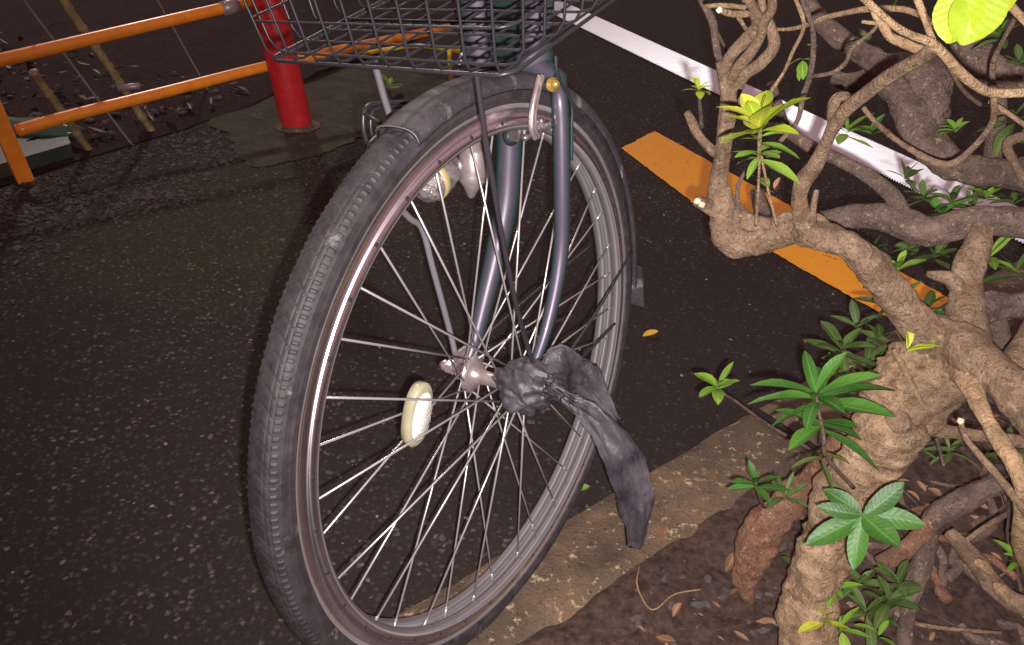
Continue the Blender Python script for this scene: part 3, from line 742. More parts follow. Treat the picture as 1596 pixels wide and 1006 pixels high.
# ------------------------------------------------------------------ fence, pole, stakes
PA = G(40, 283); PB = G(463, 203)+V((.02, .13, 0)); fdir = (PB-PA).normalized(); fnrm = V((-fdir.y, fdir.x, 0))
def onF(x, y):
    r = ray(x, y); t = (PA-CAM).dot(fnrm)/r.dot(fnrm); return CAM+r*t
fence = empty('pipe_fence', 'orange painted pipe fence with two rails left of the red pole', 'fence', PA)
ptop = onF(-62, 50); pz = (ptop-PA).normalized(); py = fnrm; px_ = py.cross(pz).normalized(); py = pz.cross(px_)
mb = MB(); n1 = fdir; mb.box(PA+pz*.39, .040, .022, .80, Matrix((px_, py, pz)).transposed()); keep(mb.build('post', M['orange'], smooth=False), fence)
def rail(pts, r, name='rail'):
    mb = MB(); sp = spline([tuple(p) for p in pts], 6); mb.tube(sp, r, n=16); return keep(mb.build(name, M['orange']), fence)
zz = [onF(x, y) for x, y in ((28, 203), (410, 105), (700, 47))]
za, zb = zz[0].z, zz[1].z
rail([onF(26, 204), onF(120, 178), onF(260, 143), onF(410, 105), onF(560, 72), onF(700, 44)], .0165)
rail([onF(-220, 128), onF(-60, 108), onF(5, 93), onF(120, 66), onF(240, 38), onF(352, 12)], .0165)
rail([onF(352, 12), onF(430, -4), onF(520, -20)], .0150)
mb = MB(); ce = onF(356, 12); mb.tube([onF(346, 14), onF(370, 9)], .021, n=16); keep(mb.build('rail_joint', M['cap']), fence)
pole = empty('red_pole', 'red painted steel pole standing on the mossy concrete pad', 'pole', G(464, 201))
pc = G(464, 199)
_r = ray(413, -20); _t = (pc-CAM).dot(fnrm)/_r.dot(fnrm); pax = (CAM+_r*_t-pc).normalized()
mb = MB(); mb.lathe((pc.x, pc.y, 0), pax, [(.051, -.012), (.051, 1.2), (.047, 1.21), (0, 1.215)], n=36); keep(mb.build('pipe', M['red']), pole)
mb = MB(); mb.lathe((pc.x, pc.y, 0), (0, 0, 1), [(.075, .006), (.07, .010), (.055, .016), (.0445, .020)], n=30); keep(mb.build('mortar_collar', M['kerb']), pole)
def stake(p0, p1, r, m, name, label, cat, knots=0, group=None):
    mb = MB(); n = 40; pts = []; rad = []
    for i in range(n+1):
        t_ = i/n; p = V(p0).lerp(V(p1), t_)+V((.006*noise.noise(V((t_*3, r*100, 1))), 0, 0)); pts.append(p)
        k = 1+(.22 if knots and (i % max(1, n//knots)) == 0 else 0)+.08*noise.noise(V((t_*20, 0, 0))); rad.append(r*k)
    mb.tube(pts, rad, n=10); o = mb.build(name, m, loc=V(p0), label=label, category=cat)
    if group: o['group'] = group
    return o
def up_to(base, x, y, lean):   # a leaning stake: point at pixel with given forward lean distance from base
    return P3(x, y, (base-CAM).length*lean)
b0 = G(238, 207); stake(b0, up_to(b0, 85, -20, .93), .0115, M['bamboo'], 'bamboo_cane', 'long weathered bamboo cane with a tied node crossing both fence rails', 'cane', 7, 'canes behind the fence')
b0 = G(140, 236); stake(b0, up_to(b0, 52, 112, .93), .0105, M['bamboo'], 'bamboo_cane', 'short yellowed bamboo cane nearest the fence post', 'cane', 4, 'canes behind the fence')
b0 = G(206, 226); stake(b0, up_to(b0, 30, -10, .93), .0035, M['stake'], 'garden_stake', 'thin grey garden stake between the two bamboo canes', 'stake')
b0 = G(330, 150); stake(b0, up_to(b0, 240, -10, .95), .0032, M['stake'], 'garden_stake', 'thin dark garden stake leaning left of the red pole', 'stake')
mb = MB(); c = P3(200, 139, 2.43); mb.tube([c+V((-.028, 0, 0)), c+V((.028, .01, .008))], .009, n=10); mb.build('cane_tie', M['cap'], label='grey band tied round the long bamboo cane', category='tie', loc=c)
# planter
pq = [G(-150, 330), G(116, 247), G(100, 200), G(-150, 262)]
pl = empty('planter_tray', 'low grey green plastic tray behind the fence post', 'tray', pq[1])
mb = MB(); vs = [V((p.x, p.y, z)) for z in (.002, .045) for p in pq]; mb.add(vs, [(0, 1, 5, 4), (1, 2, 6, 5), (2, 3, 7, 6), (3, 0, 4, 7), (4, 5, 6, 7)]); keep(mb.build('tray', M['planter'], smooth=False), pl)
mb = MB(); cc = sum(pq, V())/4; mb.ell(G(20, 225)+V((0, 0, .05)), .22, .05, .035, n=24, m=12, ns=.25, sc=2); keep(mb.build('green_cover', mat('green_film', (.03, .10, .06), .15, 0, .8)), pl)
# yellow rod and rusty bits behind basket
mb = MB(); mb.tube(spline([tuple(P3(x, y, d_)) for x, y, d_ in ((566, 84, 2.5), (600, 78, 2.45), (655, 72, 2.4), (735, 83, 2.3))], 5), .0065, n=10)
mb.tube([P3(700, 76, 2.36), G(706, 205)], .006, n=10)
mb.build('yellow_rail', M['yellow'], loc=G(706, 205), label='thin yellow metal rail seen through the basket', category='rail')

# ------------------------------------------------------------------ leaves
def leaf(mb, base, d_, nrm, L_, Wd, droop=.25, cup=.25, seg=7):
    d_ = V(d_).normalized(); nrm = (V(nrm)-d_*V(nrm).dot(d_)).normalized(); side = d_.cross(nrm)
    vs = []; tw = rnd(-.45, .45); ben = rnd(-.16, .16); o_ = len(mb.v); rid = rnd(0, 1); wav = rnd(0, .12); wph = rnd(0, 6)
    for i in range(seg+1):
        t_ = i/seg; w_ = Wd*.5*(max(0, math.sin(PI*min(1, (t_*.95+.03))**1.12))**.72)*(1 if t_ > .14 else .30+t_*5)
        if i == seg: w_ = Wd*.04
        c = V(base)+d_*(L_*t_)-nrm*(droop*L_*t_*t_)+side*(ben*L_*t_*t_)
        s2 = (side*math.cos(tw*t_)+nrm*math.sin(tw*t_))
        wv = wav*w_*math.sin(t_*11+wph)
        vs += [c-s2*w_+nrm*(cup*w_+wv), c-s2*w_*.5+nrm*(cup*w_*.25), c, c+s2*w_*.5+nrm*(cup*w_*.25), c+s2*w_+nrm*(cup*w_-wv)]
        for k, uu in enumerate((-1, -.5, 0, .5, 1)): mb.uv[o_+i*5+k] = (uu, t_, rid)
    mb.add(vs, [(i*5+j, i*5+j+1, (i+1)*5+j+1, (i+1)*5+j) for i in range(seg) for j in range(4)])
def rosette(x, y, d_, Lpx, n, m, parent, wr=.30, axis=None, spread=(35, 85), seedr=None, stem=None, ratio=1, squash=.75):
    """whorl of leaves; axis points roughly up and to the viewer"""
    if seedr: random.seed(seedr)
    c = P3(x, y, d_); Lm = Lpx*d_/FPX
    view = -ray(x, y); ax = V(axis).normalized() if axis else (cu+cr*rnd(-.3, .3)+view*rnd(.30, .65)).normalized()
    a0 = ax.orthogonal().normalized(); b0 = ax.cross(a0); mb = MB(); ph = rnd(0, 6)
    for k in range(n):
        a = ph+k*2.399+rnd(-.35, .35); el = R_(spread[1]-(spread[1]-spread[0])*((k+.5)/n)+rnd(-14, 14))
        out = a0*math.cos(a)+b0*math.sin(a); dr = ax*math.cos(el)+out*math.sin(el)
        nr = ax*math.sin(el)-out*math.cos(el)
        ll = Lm*rnd(.58, 1.02)*(1-.35*(k/n)); leaf(mb, c-ax*(Lm*.18*(1-k/n)), dr, nr, ll, ll*wr*1.18*rnd(.8, 1.2), droop=rnd(.05, .35), cup=rnd(.15, .4))
    o = mb.build('leaf_cluster', m); keep(o, parent)
    if stem:
        s = MB(); pts = [tuple(P3(*q)) for q in stem]; sp = spline([tuple(c)]+pts, 6); s.tube(sp, [.0011+.0012*i/len(sp) for i in range(len(sp))], n=7); keep(s.build('twig', M['bark_grey']), parent)
    return o

# ------------------------------------------------------------------ shrub
base = G(1290, 1060)
shrub = empty('azalea_shrub', 'old gnarled azalea shrub with pruned knotty branches and sparse leaf whorls', 'shrub', base)
def branch(pts, m='bark', name='branch', rough=.10, sub=7, n=None, tip=True):
    """pts: (x px, y px, distance m, width px)"""
    q = [tuple(P3(x, y, d_))+(w_*.5*d_/FPX,) for x, y, d_, w_ in pts]
    sp = spline(q, sub); rmax = max(p[3] for p in sp); n = n or (36 if rmax > .012 else 18 if rmax > .004 else 8)
    if rmax > .012: sp = spline(q, sub*2)
    sd = rnd(0, 50)
    big = rmax > .012
    def fn(p, dv, r, i, j):
        k = 1+rough*1.9*noise.noise((p*26+dv*.8)+V((sd, 0, 0)))+rough*1.1*noise.noise(p*75+dv*1.6+V((0, sd, 0)))
        k += rough*.35*(1-2*abs(noise.noise(dv*2.4+p*9+V((sd, sd, 0)))))-rough*.2
        if big: k += rough*.35*noise.noise(p*190+dv*2)+rough*.30*noise.noise(p*420)
        return r*k
    mb = MB(); mb.tube([p[:3] for p in sp], [max(p[3], .0008) for p in sp], n=n, fn=fn)
    return keep(mb.build(name, M[m]), shrub)
def knob(x, y, d_, rpx, m='twig', flat=.5):
    mb = MB(); r = rpx*d_/FPX; mb.ell(P3(x, y, d_), r, r*rnd(.8, 1), r*rnd(.7, 1), ns=.5, sc=1.6, seed=rnd(0, 20)); keep(mb.build('cut_stub', M[m]), shrub)
# trunk
branch([(1262, 1085, 1.00, 76), (1262, 1000, .97, 72), (1270, 900, .93, 66), (1300, 800, .89, 80), (1355, 721, .86, 78), (1382, 662, .84, 88), (1410, 620, .835, 98), (1448, 570, .835, 108), (1500, 520, .85, 66)], m='bark_trunk', name='trunk', rough=.20, sub=12, n=56)
mb = MB(); c = P3(1399, 658, .808); mb.lathe(c, -ray(1400, 662)+V((-.2, 0, .1)), [(.0, .003), (.005, .0045), (.0065, .003), (.0085, .0055), (.0115, .002), (.013, -.012)], n=20); keep(mb.build('pruning_scar', M['bark']), shrub)
# main leaning branch to upper left
branch([(1500, 560, .83, 50), (1440, 515, .81, 48), (1392, 460, .78, 47), (1352, 410, .75, 46), (1322, 383, .74, 40), (1275, 368, .75, 44), (1255, 360, .76, 46)], rough=.14)
branch([(1290, 372, .755, 30), (1262, 358, .76, 44), (1222, 358, .77, 46), (1180, 372, .78, 46), (1148, 378, .785, 44), (1136, 362, .78, 44), (1132, 338, .775, 46), (1124, 312, .77, 40)], rough=.18)
branch([(1200, 352, .765, 24), (1165, 345, .768, 26), (1135, 325, .77, 30)], rough=.15)
branch([(1130, 345, .77, 38), (1121, 305, .765, 36), (1118, 285, .76, 26), (1125, 242, .75, 24), (1131, 200, .745, 24), (1137, 160, .74, 24), (1132, 120, .735, 22), (1127, 96, .73, 20)], rough=.09)
branch([(1140, 335, .77, 24), (1116, 328, .76, 20), (1096, 318, .75, 17), (1086, 313, .745, 15)], rough=.2)
for x, y, r in ((1087, 314, 6), (1094, 319, 5)): knob(x, y, .742, r, 'cut')
branch([(1135, 248, .76, 16), (1112, 236, .755, 15), (1092, 215, .75, 14), (1080, 192, .745, 13), (1071, 175, .74, 10)], rough=.12)
branch([(1128, 110, .73, 16), (1140, 86, .72, 18), (1163, 62, .71, 19), (1182, 40, .70, 19), (1176, 18, .69, 16), (1160, -10, .68, 15)], rough=.09)
branch([(1124, 98, .74, 10), (1117, 78, .75, 11), (1110, 35, .76, 12), (1094, 0, .77, 11), (1088, -20, .77, 10)], m='bark_grey', rough=.1)
branch([(1138, 130, .735, 16), (1150, 105, .72, 15), (1168, 85, .71, 15), (1184, 60, .70, 14), (1190, 36, .69, 14), (1202, 15, .68, 13), (1203, -15, .67, 12)], rough=.09)
branch([(1142, 150, .74, 16), (1158, 118, .73, 17), (1186, 98, .72, 17), (1206, 72, .715, 17), (1201, 42, .71, 15), (1189, 15, .70, 12), (1186, -10, .70, 10)], rough=.09)
branch([(1100, 10, .62, 6), (1130, 9, .62, 7), (1162, 12, .625, 7)], m='twig', rough=.05)
branch([(1121, 16, .61, 8), (1142, 22, .62, 10), (1166, 22, .63, 10)], m='twig', rough=.05); knob(1121, 16, .607, 4.5, 'cut')
branch([(1150, 26, .70, 6), (1165, 50, .71, 6), (1172, 72, .715, 6), (1168, 95, .72, 6)], rough=.05)
# second upright from the elbow
branch([(1268, 372, .75, 34), (1253, 345, .745, 30), (1246, 312, .735, 22), (1252, 282, .725, 24), (1270, 258, .71, 22), (1287, 224, .69, 18), (1301, 195, .67, 20), (1325, 165, .65, 20), (1385, 120, .62, 19), (1432, 92, .60, 20), (1460, 72, .59, 20)], rough=.1)
branch([(1300, 200, .68, 17), (1298, 175, .67, 17), (1303, 155, .665, 15), (1318, 150, .66, 11), (1326, 160, .66, 8)], rough=.15)
branch([(1266, 350, .74, 12), (1268, 325, .735, 10), (1273, 297, .73, 8)], rough=.15)
# lower horizontal limb
branch([(1262, 345, .97, 26), (1300, 344, .96, 32), (1345, 336, .95, 34), (1390, 340, .94, 38), (1440, 360, .93, 40), (1482, 356, .93, 38), (1520, 340, .93, 36), (1560, 345, .94, 38), (1640, 358, .95, 42)], m='bark_grey', rough=.12)
branch([(1165, 170, 1.0, 18), (1215, 195, .99, 17), (1262, 228, .97, 17), (1308, 250, .96, 18), (1352, 274, .95, 19), (1390, 305, .94, 21), (1412, 345, .94, 24)], m='bark_grey', rough=.1)
# far thick limbs
branch([(1250, -10, 1.08, 20), (1290, 45, 1.08, 24), (1330, 75, 1.07, 26), (1368, 100, 1.06, 32), (1400, 145, 1.05, 38), (1425, 190, 1.04, 42), (1450, 228, 1.03, 42), (1490, 258, 1.02, 42), (1535, 268, 1.02, 40), (1640, 275, 1.03, 44)], m='bark_grey', rough=.14)
branch([(1300, 120, 1.10, 20), (1340, 128, 1.09, 28), (1400, 110, 1.08, 48), (1440, 125, 1.07, 54), (1450, 165, 1.06, 48), (1440, 200, 1.05, 40)], m='bark_grey', rough=.2)
branch([(1480, 20, 1.0, 24), (1506, 60, 1.0, 36), (1540, 105, .99, 38), (1590, 128, .98, 32), (1640, 140, .98, 30)], m='bark_grey', rough=.12)
branch([(1550, 90, 1.0, 14), (1556, 170, 1.02, 20), (1550, 215, 1.05, 22), (1544, 262, 1.08, 20), (1530, 300, 1.15, 20)], m='bark_grey', rough=.1)
branch([(1640, 200, .90, 14), (1585, 216, .90, 13), (1570, 228, .9, 12), (1582, 255, .9, 11), (1598, 280, .9, 12)], m='bark', rough=.15)
# twigs
branch([(1345, 168, .80, 7), (1372, 198, .80, 7), (1417, 232, .81, 8), (1475, 257, .82, 10), (1515, 232, .82, 8), (1546, 192, .80, 8), (1549, 150, .78, 8), (1547, 104, .76, 7), (1560, 70, .74, 6), (1581, 32, .72, 5)], rough=.05)
branch([(1322, -25, .40, 9), (1349, 0, .41, 10), (1391, 38, .42, 10), (1420, 55, .43, 10), (1456, 70, .44, 12), (1496, 112, .46, 14), (1525, 135, .47, 13), (1552, 145, .48, 12), (1610, 144, .49, 12)], m='twig', rough=.06)
branch([(1424, -15, .44, 9), (1438, 20, .44, 9), (1447, 45, .44, 8), (1456, 70, .44, 8)], m='twig', rough=.08)
branch([(1466, -15, .50, 6), (1461, 20, .50, 6), (1455, 40, .50, 5)], m='twig', rough=.05)
branch([(1206, 46, .72, 4), (1228, 46, .71, 5), (1252, 41, .70, 6), (1286, 28, .68, 7), (1320, 20, .66, 7), (1349, 15, .64, 8), (1400, 14, .62, 8), (1430, 22, .60, 8), (1452, 36, .58, 8)], m='twig', rough=.05)
branch([(1358, 2, .60, 7), (1362, 22, .60, 7), (1374, 34, .60, 12), (1386, 56, .60, 12), (1410, 68, .60, 13), (1440, 80, .60, 14)], m='twig', rough=.1)
branch([(1344, 34, .59, 4), (1358, 36, .595, 5), (1374, 36, .60, 6)], m='twig', rough=.05)
branch([(1366, 30, .61, 5), (1363, 46, .62, 5), (1328, 76, .64, 5), (1318, 98, .65, 6), (1296, 114, .67, 6), (1262, 120, .70, 6)], m='bark', rough=.05)
branch([(1248, -10, .66, 7), (1254, 10, .67, 7), (1266, 42, .68, 7), (1268, 80, .69, 8), (1262, 120, .70, 8), (1252, 150, .71, 8), (1242, 190, .72, 7), (1215, 222, .73, 6), (1190, 252, .74, 6), (1168, 262, .75, 6), (1150, 290, .76, 6), (1152, 330, .765, 6), (1160, 345, .77, 5)], m='bark_grey', rough=.06)
branch([(1236, -10, .67, 6), (1252, 30, .68, 6), (1250, 52, .685, 5), (1236, 80, .69, 5), (1222, 112, .70, 5), (1200, 148, .72, 4), (1183, 172, .73, 4)], m='twig', rough=.05)
branch([(1542, 158, .9, 6), (1570, 176, .9, 6), (1610, 205, .9, 6)], m='twig', rough=.05)
branch([(1470, 85, .62, 5), (1500, 140, .7, 5), (1530, 165, .8, 5)], m='bark', rough=.05)
branch([(1562, -5, .52, 9), (1580, 15, .52, 9), (1610, 45, .52, 10)], m='twig', rough=.08)
branch([(1180, 300, 1.05, 20), (1192, 340, 1.0, 26), (1200, 372, .95, 24)], m='bark_grey')
branch([(1202, 130, .95, 12), (1212, 165, .97, 14), (1225, 200, .99, 16), (1240, 215, .99, 14)], m='bark_grey')
branch([(1112, 40, .9, 4), (1130, 75, .92, 4), (1140, 105, .94, 4)], m='bark_grey', rough=.05)
# upright behind junction and right limbs
branch([(1500, 545, .86, 62), (1508, 505, .87, 50), (1506, 462, .88, 40), (1512, 415, .89, 38), (1524, 385, .90, 32), (1535, 355, .91, 26)], rough=.15)
branch([(1502, 455, .88, 22), (1482, 436, .87, 18), (1462, 430, .865, 15), (1446, 426, .86, 9)], rough=.18)
branch([(1500, 500, .92, 40), (1530, 482, .94, 42), (1566, 474, .96, 36), (1640, 480, .98, 34)], m='bark_grey', rough=.14)
branch([(1545, 490, 1.02, 24), (1560, 530, 1.04, 26), (1550, 560, 1.06, 24)], m='bark_grey')
branch([(1640, 470, .92, 30), (1598, 540, .90, 32), (1575, 575, .88, 32)], m='bark')
branch([(1455, 525, .82, 60), (1500, 540, .80, 56), (1544, 575, .78, 52), (1590, 622, .76, 52), (1650, 690, .74, 54)], rough=.13)
branch([(1393, 545, .775, 5), (1401, 560, .777, 8), (1415, 585, .785, 9), (1428, 612, .79, 7), (1438, 632, .795, 5)], m='twig', rough=.1)
branch([(1500, 560, .81, 60), (1480, 605, .84, 46), (1462, 635, .86, 34), (1446, 664, .88, 30)], rough=.14)
branch([(1436, 664, .89, 22), (1470, 672, .90, 20), (1520, 678, .91, 16), (1640, 696, .93, 18)], rough=.1)
branch([(1500, 575, .80, 40), (1516, 610, .77, 26), (1535, 650, .74, 18), (1562, 695, .72, 22), (1580, 725, .71, 22), (1592, 760, .71, 18), (1590, 800, .74, 16), (1594, 850, .80, 22), (1612, 900, .9, 24)], m='twig', rough=.12)
branch([(1534, 600, .78, 5), (1530, 612, .78, 6), (1524, 628, .775, 7)], m='twig'); knob(1535, 598, .776, 4, 'cut')
branch([(1497, 657, .74, 7), (1504, 680, .735, 8), (1520, 702, .73, 9), (1555, 742, .72, 10), (1610, 812, .71, 11)], m='bark', rough=.06); knob(1497, 657, .735, 4.5, 'cut')
branch([(1460, 684, .88, 5), (1465, 705, .89, 4), (1471, 726, .90, 4)], m='bark_grey')
# low reddish limb and litter roots
branch([(1345, 655, .98, 46), (1316, 700, 1.0, 50), (1280, 745, 1.02, 46), (1240, 772, 1.04, 44), (1212, 800, 1.05, 50), (1185, 835, 1.06, 52), (1168, 880, 1.08, 46), (1163, 912, 1.10, 30), (1168, 938, 1.12, 12)], m='bark_red', rough=.14)
branch([(1240, 775, 1.06, 30), (1290, 800, 1.06, 34), (1340, 835, 1.07, 30)], m='bark_red', rough=.14)
branch([(1560, 750, 1.10, 28), (1504, 780, 1.10, 30), (1455, 812, 1.11, 28), (1440, 870, 1.12, 26), (1421, 925, 1.12, 22), (1412, 975, 1.12, 20), (1408, 1030, 1.12, 18)], m='bark_grey', rough=.14)
branch([(1470, 795, 1.11, 22), (1420, 850, 1.10, 24), (1370, 880, 1.09, 20)], m='bark_red', rough=.14)
branch([(1478, 830, 1.06, 18), (1520, 875, 1.06, 24), (1569, 931, 1.07, 26), (1640, 960, 1.08, 26)], m='bark', rough=.14)
for x0, y0, x1, y1 in ((1522, 876, 1545, 894), (1552, 910, 1570, 935)):
    branch([(x0, y0, 1.033, 10), ((x0+x1)/2, (y0+y1)/2-2, 1.03, 14), (x1, y1, 1.035, 9)], m='twig', rough=.3, name='bare_wood')
branch([(1572, 800, 1.04, 7), (1535, 822, 1.05, 7), (1502, 846, 1.06, 6)], m='bark', rough=.05)
branch([(1600, 790, 1.0, 36), (1594, 850, 1.02, 34), (1615, 900, 1.05, 32)], m='bark_grey', rough=.14)
branch([(1395, 955, 1.12, 9), (1440, 975, 1.12, 6), (1560, 987, 1.13, 4)], m='bark', rough=.05)
branch([(1180, 820, 1.02, 3), (1158, 808, 1.02, 5)], m='twig', rough=.05) if False else None

random.seed(77)
for _ in range(22):
    x, y = rnd(1340, 1600), rnd(700, 1010); a = rnd(-.9, .9)+(PI/2 if random.random() < .35 else 0); L_ = rnd(60, 170); w_ = rnd(3, 16)
    dd = (G(x, y)-CAM).length; pts = []
    for i in range(5):
        t_ = i/4-.5; xx = x+math.cos(a)*L_*t_+rnd(-9, 9); yy = y+math.sin(a)*L_*t_+rnd(-9, 9)
        pts.append((xx, yy, (G(xx, yy, .028+w_*.0004)-CAM).length, w_*rnd(.7, 1.1)))
    branch(pts, m='bark_grey' if random.random() < .85 else 'bark_red', rough=.16, name='root' if w_ > 9 else 'twig')
# leaf whorls of the shrub: x, y, distance, leaf px, count, material
random.seed(21)
rosette(1272, 610, .72, 122, 13, M['leaf'], shrub, wr=.27, stem=[(1276, 640, .725), (1284, 680, .74), (1288, 712, .76), (1330, 760, .84)], spread=(40, 98), seedr=3)
rosette(1280, 655, .73, 95, 6, M['leaf'], shrub, wr=.25, spread=(80, 105), seedr=5)
rosette(1284, 706, .735, 75, 4, M['leafd'], shrub, wr=.2, spread=(85, 110), seedr=15)
rosette(1345, 802, .72, 90, 7, M['leafs'], shrub, wr=.38, axis=-ray(1345, 802)+V((0, 0, .25)), spread=(66, 90), seedr=9, stem=[(1350, 830, .78), (1320, 860, .86)])
rosette(1119, 598, .86, 62, 9, M['leafl'], shrub, wr=.36, spread=(35, 85), seedr=12, stem=[(1126, 612, .88), (1150, 628, .92), (1200, 664, 1.0), (1262, 700, 1.06)])
rosette(1178, 752, .92, 55, 8, M['leaf'], shrub, wr=.24, spread=(20, 95), seedr=17, stem=[(1182, 770, .95), (1190, 790, 1.03)])
rosette(1312, 540, .92, 72, 9, M['leafd'], shrub, wr=.24, spread=(35, 95), seedr=23, stem=[(1330, 570, .95), (1355, 600, .98), (1362, 640, .98)])
rosette(1352, 560, .97, 70, 8, M['leafd'], shrub, wr=.26, seedr=24)
rosette(1385, 470, .95, 65, 8, M['leafd'], shrub, wr=.2, seedr=25)
rosette(1440, 480, 1.0, 60, 8, M['leafd'], shrub, wr=.24, seedr=26)
rosette(1181, 190, .57, 92, 12, M['leafy'], shrub, wr=.42, spread=(20, 80), seedr=31)
rosette(1182, 235, .64, 72, 8, M['leafl'], shrub, wr=.32, spread=(70, 105), seedr=33)
rosette(1184, 212, .62, 60, 4, M['leafl'], shrub, wr=.3, spread=(70, 100), seedr=35)
for x1 in (1178, 1211):
    branch([(1184 if x1 == 1178 else 1187, 245, .66, 3.5), ((x1+1185)/2, 300, .70, 4), (x1, 352, .74, 4)], m='twig', rough=.02, name='twig')
branch([(1183, 245, .655, 6), (1184, 215, .63, 6), (1186, 190, .60, 5), (1192, 160, .60, 4), (1222, 112, .62, 4)], m='twig', rough=.03, name='twig')
rosette(1089, 136, .66, 34, 8, M['leafy'], shrub, wr=.36, spread=(40, 95), seedr=37, stem=[(1091, 165, .69), (1094, 200, .75)])
rosette(1250, 90, .72, 34, 4, M['leafl'], shrub, wr=.4, spread=(90, 150), seedr=39)
rosette(1268, 72, .70, 14, 2, M['leafy'], shrub, wr=.5, seedr=40)
rosette(1207, 292, .75, 44, 3, M['deadb'], shrub, wr=.3, seedr=42)
rosette(1196, 285, .72, 42, 2, M['leafl'], shrub, wr=.3, seedr=43)
rosette(1358, 202, .85, 42, 6, M['leaf'], shrub, wr=.36, seedr=44)
rosette(1489, 200, .98, 36, 9, M['leafl'], shrub, wr=.3, seedr=45)
rosette(1412, 272, .92, 46, 7, M['leafd'], shrub, wr=.25, seedr=46, stem=[(1420, 288, .94), (1430, 300, .95)])
rosette(1440, 305, .97, 40, 8, M['leafd'], shrub, wr=.35, seedr=47)
rosette(1485, 310, .97, 48, 9, M['leafd'], shrub, wr=.28, seedr=48)
rosette(1400, 415, .95, 40, 8, M['leafl'], shrub, wr=.36, seedr=49)
rosette(1360, 385, 1.02, 36, 8, M['leafd'], shrub, wr=.4, seedr=50)
rosette(1420, 385, 1.02, 36, 8, M['leafd'], shrub, wr=.4, seedr=51)
rosette(1415, 540, .79, 52, 5, M['leafy'], shrub, wr=.20, spread=(15, 60), seedr=52, axis=(0, .1, 1))
rosette(1465, 522, .80, 20, 2, M['leafl'], shrub, wr=.4, seedr=53)
rosette(1385, 932, .98, 62, 8, M['leafd'], shrub, wr=.3, seedr=54)
rosette(1300, 915, .93, 42, 8, M['leafl'], shrub, wr=.3, seedr=55)
rosette(1285, 962, .93, 44, 7, M['leafy'], shrub, wr=.36, seedr=56)
rosette(1340, 905, 1.0, 45, 8, M['leafd'], shrub, wr=.26, seedr=57)
rosette(1370, 985, .92, 50, 3, M['leafl'], shrub, wr=.25, seedr=58)
rosette(1435, 695, 1.04, 44, 9, M['leafd'], shrub, wr=.18, seedr=59)
rosette(1560, 55, .85, 44, 8, M['leafd'], shrub, wr=.35, seedr=60)
rosette(1590, 95, .9, 40, 7, M['leafd'], shrub, wr=.3, seedr=61)
rosette(1540, 305, 1.0, 36, 8, M['leafl'], shrub, wr=.4, seedr=62)
rosette(1580, 310, 1.0, 40, 6, M['leafd'], shrub, wr=.3, seedr=63)
rosette(1585, 420, 1.03, 60, 6, M['leafd'], shrub, wr=.2, seedr=64)
rosette(1590, 215, .95, 40, 6, M['leafl'], shrub, wr=.3, seedr=65)
rosette(1350, 60, .92, 36, 6, M['leafd'], shrub, wr=.3, seedr=66)
rosette(1390, 10, .9, 34, 6, M['leafd'], shrub, wr=.3, seedr=67)
rosette(1224, 770, 1.0, 50, 8, M['leafd'], shrub, wr=.18, seedr=68)
rosette(1240, 880, 1.04, 34, 7, M['leafd'], shrub, wr=.25, seedr=69)
for k, (x, y, dd) in enumerate(((1335, 505, 1.0), (1370, 525, .98), (1300, 580, .98), (1345, 600, 1.0), (1460, 395, 1.0), (1375, 430, .98), (1545, 395, 1.05), (1470, 330, 1.0), (1515, 320, 1.02), (1580, 180, 1.0), (1320, 200, .9), (1270, 970, 1.0), (1350, 950, .98), (1400, 905, 1.0), (1310, 975, .96), (1450, 500, 1.05), (1570, 700, 1.08), (1480, 700, 1.08), (1590, 870, 1.0))):
    rosette(x, y, dd, rnd(42, 66), 8, M[('leafd', 'leafd', 'leafl', 'leaf')[k % 4]], shrub, wr=rnd(.2, .34), seedr=100+k, spread=(30, 105))
# the overexposed near leaf at top right
mb = MB(); vw = -ray(1510, 20)
def pt(x, y, d_): return P3(x, y, d_)
leaf(mb, pt(1508, -40, .33), pt(1488, 68, .335)-pt(1508, -40, .33), vw, (pt(1488, 68, .335)-pt(1508, -40, .33)).length, .017, droop=0, cup=.2, seg=9)
leaf(mb, pt(1540, -40, .335), pt(1508, 72, .33)-pt(1540, -40, .335), vw+V((.3, 0, 0)), (pt(1508, 72, .33)-pt(1540, -40, .335)).length, .018, droop=0, cup=.25, seg=9)
leaf(mb, pt(1600, -50, .36), pt(1530, 25, .35)-pt(1600, -50, .36), vw+V((-.3, 0, .3)), .03, .013, droop=.05, cup=.3, seg=9)
keep(mb.build('leaf_cluster', M['leafn']), shrub)

# ------------------------------------------------------------------ small things on the ground
def fallen(x, y, L_, ang, m, label, name='fallen_leaf', cat='leaf', z=.004, wr=.42):
    c = G(x, y)+V((0, 0, z)); mb = MB(); dv = V((math.cos(ang), math.sin(ang), .08))
    leaf(mb, c, dv, V((rnd(-.2, .2), -.25, 1)), L_, L_*wr, droop=-.12, cup=.45); return mb.build(name, m, loc=c, label=label, category=cat)
fallen(1001, 527, .036, .55, M['dead'], 'curled yellow dead leaf lying alone on dark asphalt')
fallen(888, 776, .030, .4, M['leafl'], 'pale green fallen leaf lying on the kerb edge beside the wheel', z=.014)
mb = MB(); pc2 = G(1592, 992)+V((0, 0, .05)); mb.ell(pc2, .022, .018, .012, ns=.5, sc=1.5); mb.build('paper_scrap', M['paper'], loc=pc2, label='crumpled white scrap lying under the shrub at the corner', category='scrap')
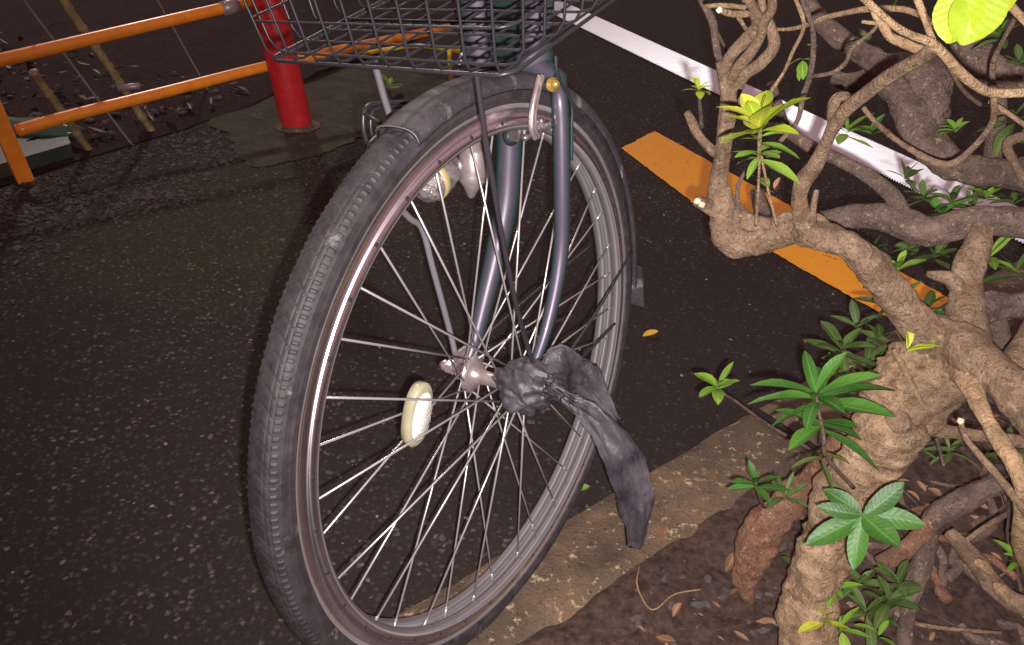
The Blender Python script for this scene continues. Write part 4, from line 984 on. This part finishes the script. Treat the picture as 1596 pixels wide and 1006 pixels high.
# seedling near basket
sd = G(608, 150); seed = empty('seedling', 'small green seedling growing between the red pole and the fender', 'plant', sd)
mb = MB(); mb.tube([sd, P3(606, 132, (P3(606,132,1)-CAM).length*(sd-CAM).length*.985)], .0025, n=7); keep(mb.build('stem', M['leafd']), seed)
rosette(606, 132, (sd-CAM).length*.985, 36, 7, M['leafl'], seed, wr=.42, seedr=71)
# low sprouts in the bed
for (x, y, lp, mm, lab) in ((1415, 330, 34, 'leafd', 'low sprout beside the white line end'), (1340, 900, 34, 'leafd', 'low sprout right of the shrub trunk foot'), (1225, 930, 26, 'leafd', 'tiny sprout in bare soil left of the trunk')):
    pass
# litter: dry leaves and twigs
def bed_region():
    r_, q_ = rnd(-.9, 1.3), random.random()**1.3*1.7; p = BA+BD*r_+V((-BD.y, BD.x, 0)).normalized()*(.05+q_); return (p.x, p.y, .02)
pebbles('bed_stones', 700, bed_region, .004, .020, M['peb'], label='dark stones in the bed behind the fence', category='stones')
mb = MB()
for _ in range(260):
    p = bed_region(); L_ = rnd(.02, .07); leaf(mb, (p[0], p[1], .03+rnd(0, .012)), (rnd(-1, 1), rnd(-1, 1), rnd(-.1, .3)), (rnd(-.5, .5), rnd(-.5, .5), 1), L_, L_*rnd(.3, .5), droop=rnd(-.3, .3), cup=rnd(.2, .8), seg=4)
M['deadd'] = leafm('leaf_rotting', (.050, .024, .020), (.095, .050, .040), .05)
mb.build('bed_litter', M['deadd'], kind='stuff', label='dark rotting leaves behind the orange fence', category='leaf litter')
def litter():
    mb = MB()
    for _ in range(520):
        p = K(rnd(-.1, 1.9), .20+1.0*random.random()); L_ = rnd(.008, .034)
        leaf(mb, (p.x, p.y, .022+rnd(0, .010)), (rnd(-1, 1), rnd(-1, 1), rnd(-.15, .25)), (rnd(-.4, .4), rnd(-.4, .4), 1), L_, L_*rnd(.28, .5), droop=rnd(-.3, .3), cup=rnd(.2, .8), seg=4)
    mb.build('leaf_litter', M['deadb'], kind='stuff', label='brown dead leaves scattered under the shrub', category='leaf litter')
    mb = MB()
    for _ in range(240):
        p = K(rnd(.0, 1.9), .24+1.1*random.random()); a = rnd(0, PI); L_ = rnd(.02, .11); q = V((p.x, p.y, .026)); e = V((math.cos(a)*L_, math.sin(a)*L_, rnd(-.004, .01)))
        mb.tube([q, q+e*.5+V((rnd(-.006, .006), rnd(-.006, .006), rnd(0, .006))), q+e], rnd(.0006, .0018), n=5)
    mb.build('twig_litter', M['bark_grey'], kind='stuff', label='broken twigs strewn under the shrub', category='twig litter')
litter()
# bent pale grass stalk by the kerb
mb = MB(); sp = spline([tuple(G(x, y)+V((0, 0, .03))) for x, y in ((992, 905), (988, 935), (1003, 968), (1018, 972), (1045, 950), (1085, 942))], 6); mb.tube(sp, .0011, n=6); mb.build('dry_stalk', M['twig'], loc=G(1003, 968), label='thin dry stalk curled on bare soil below the kerb', category='stalk')
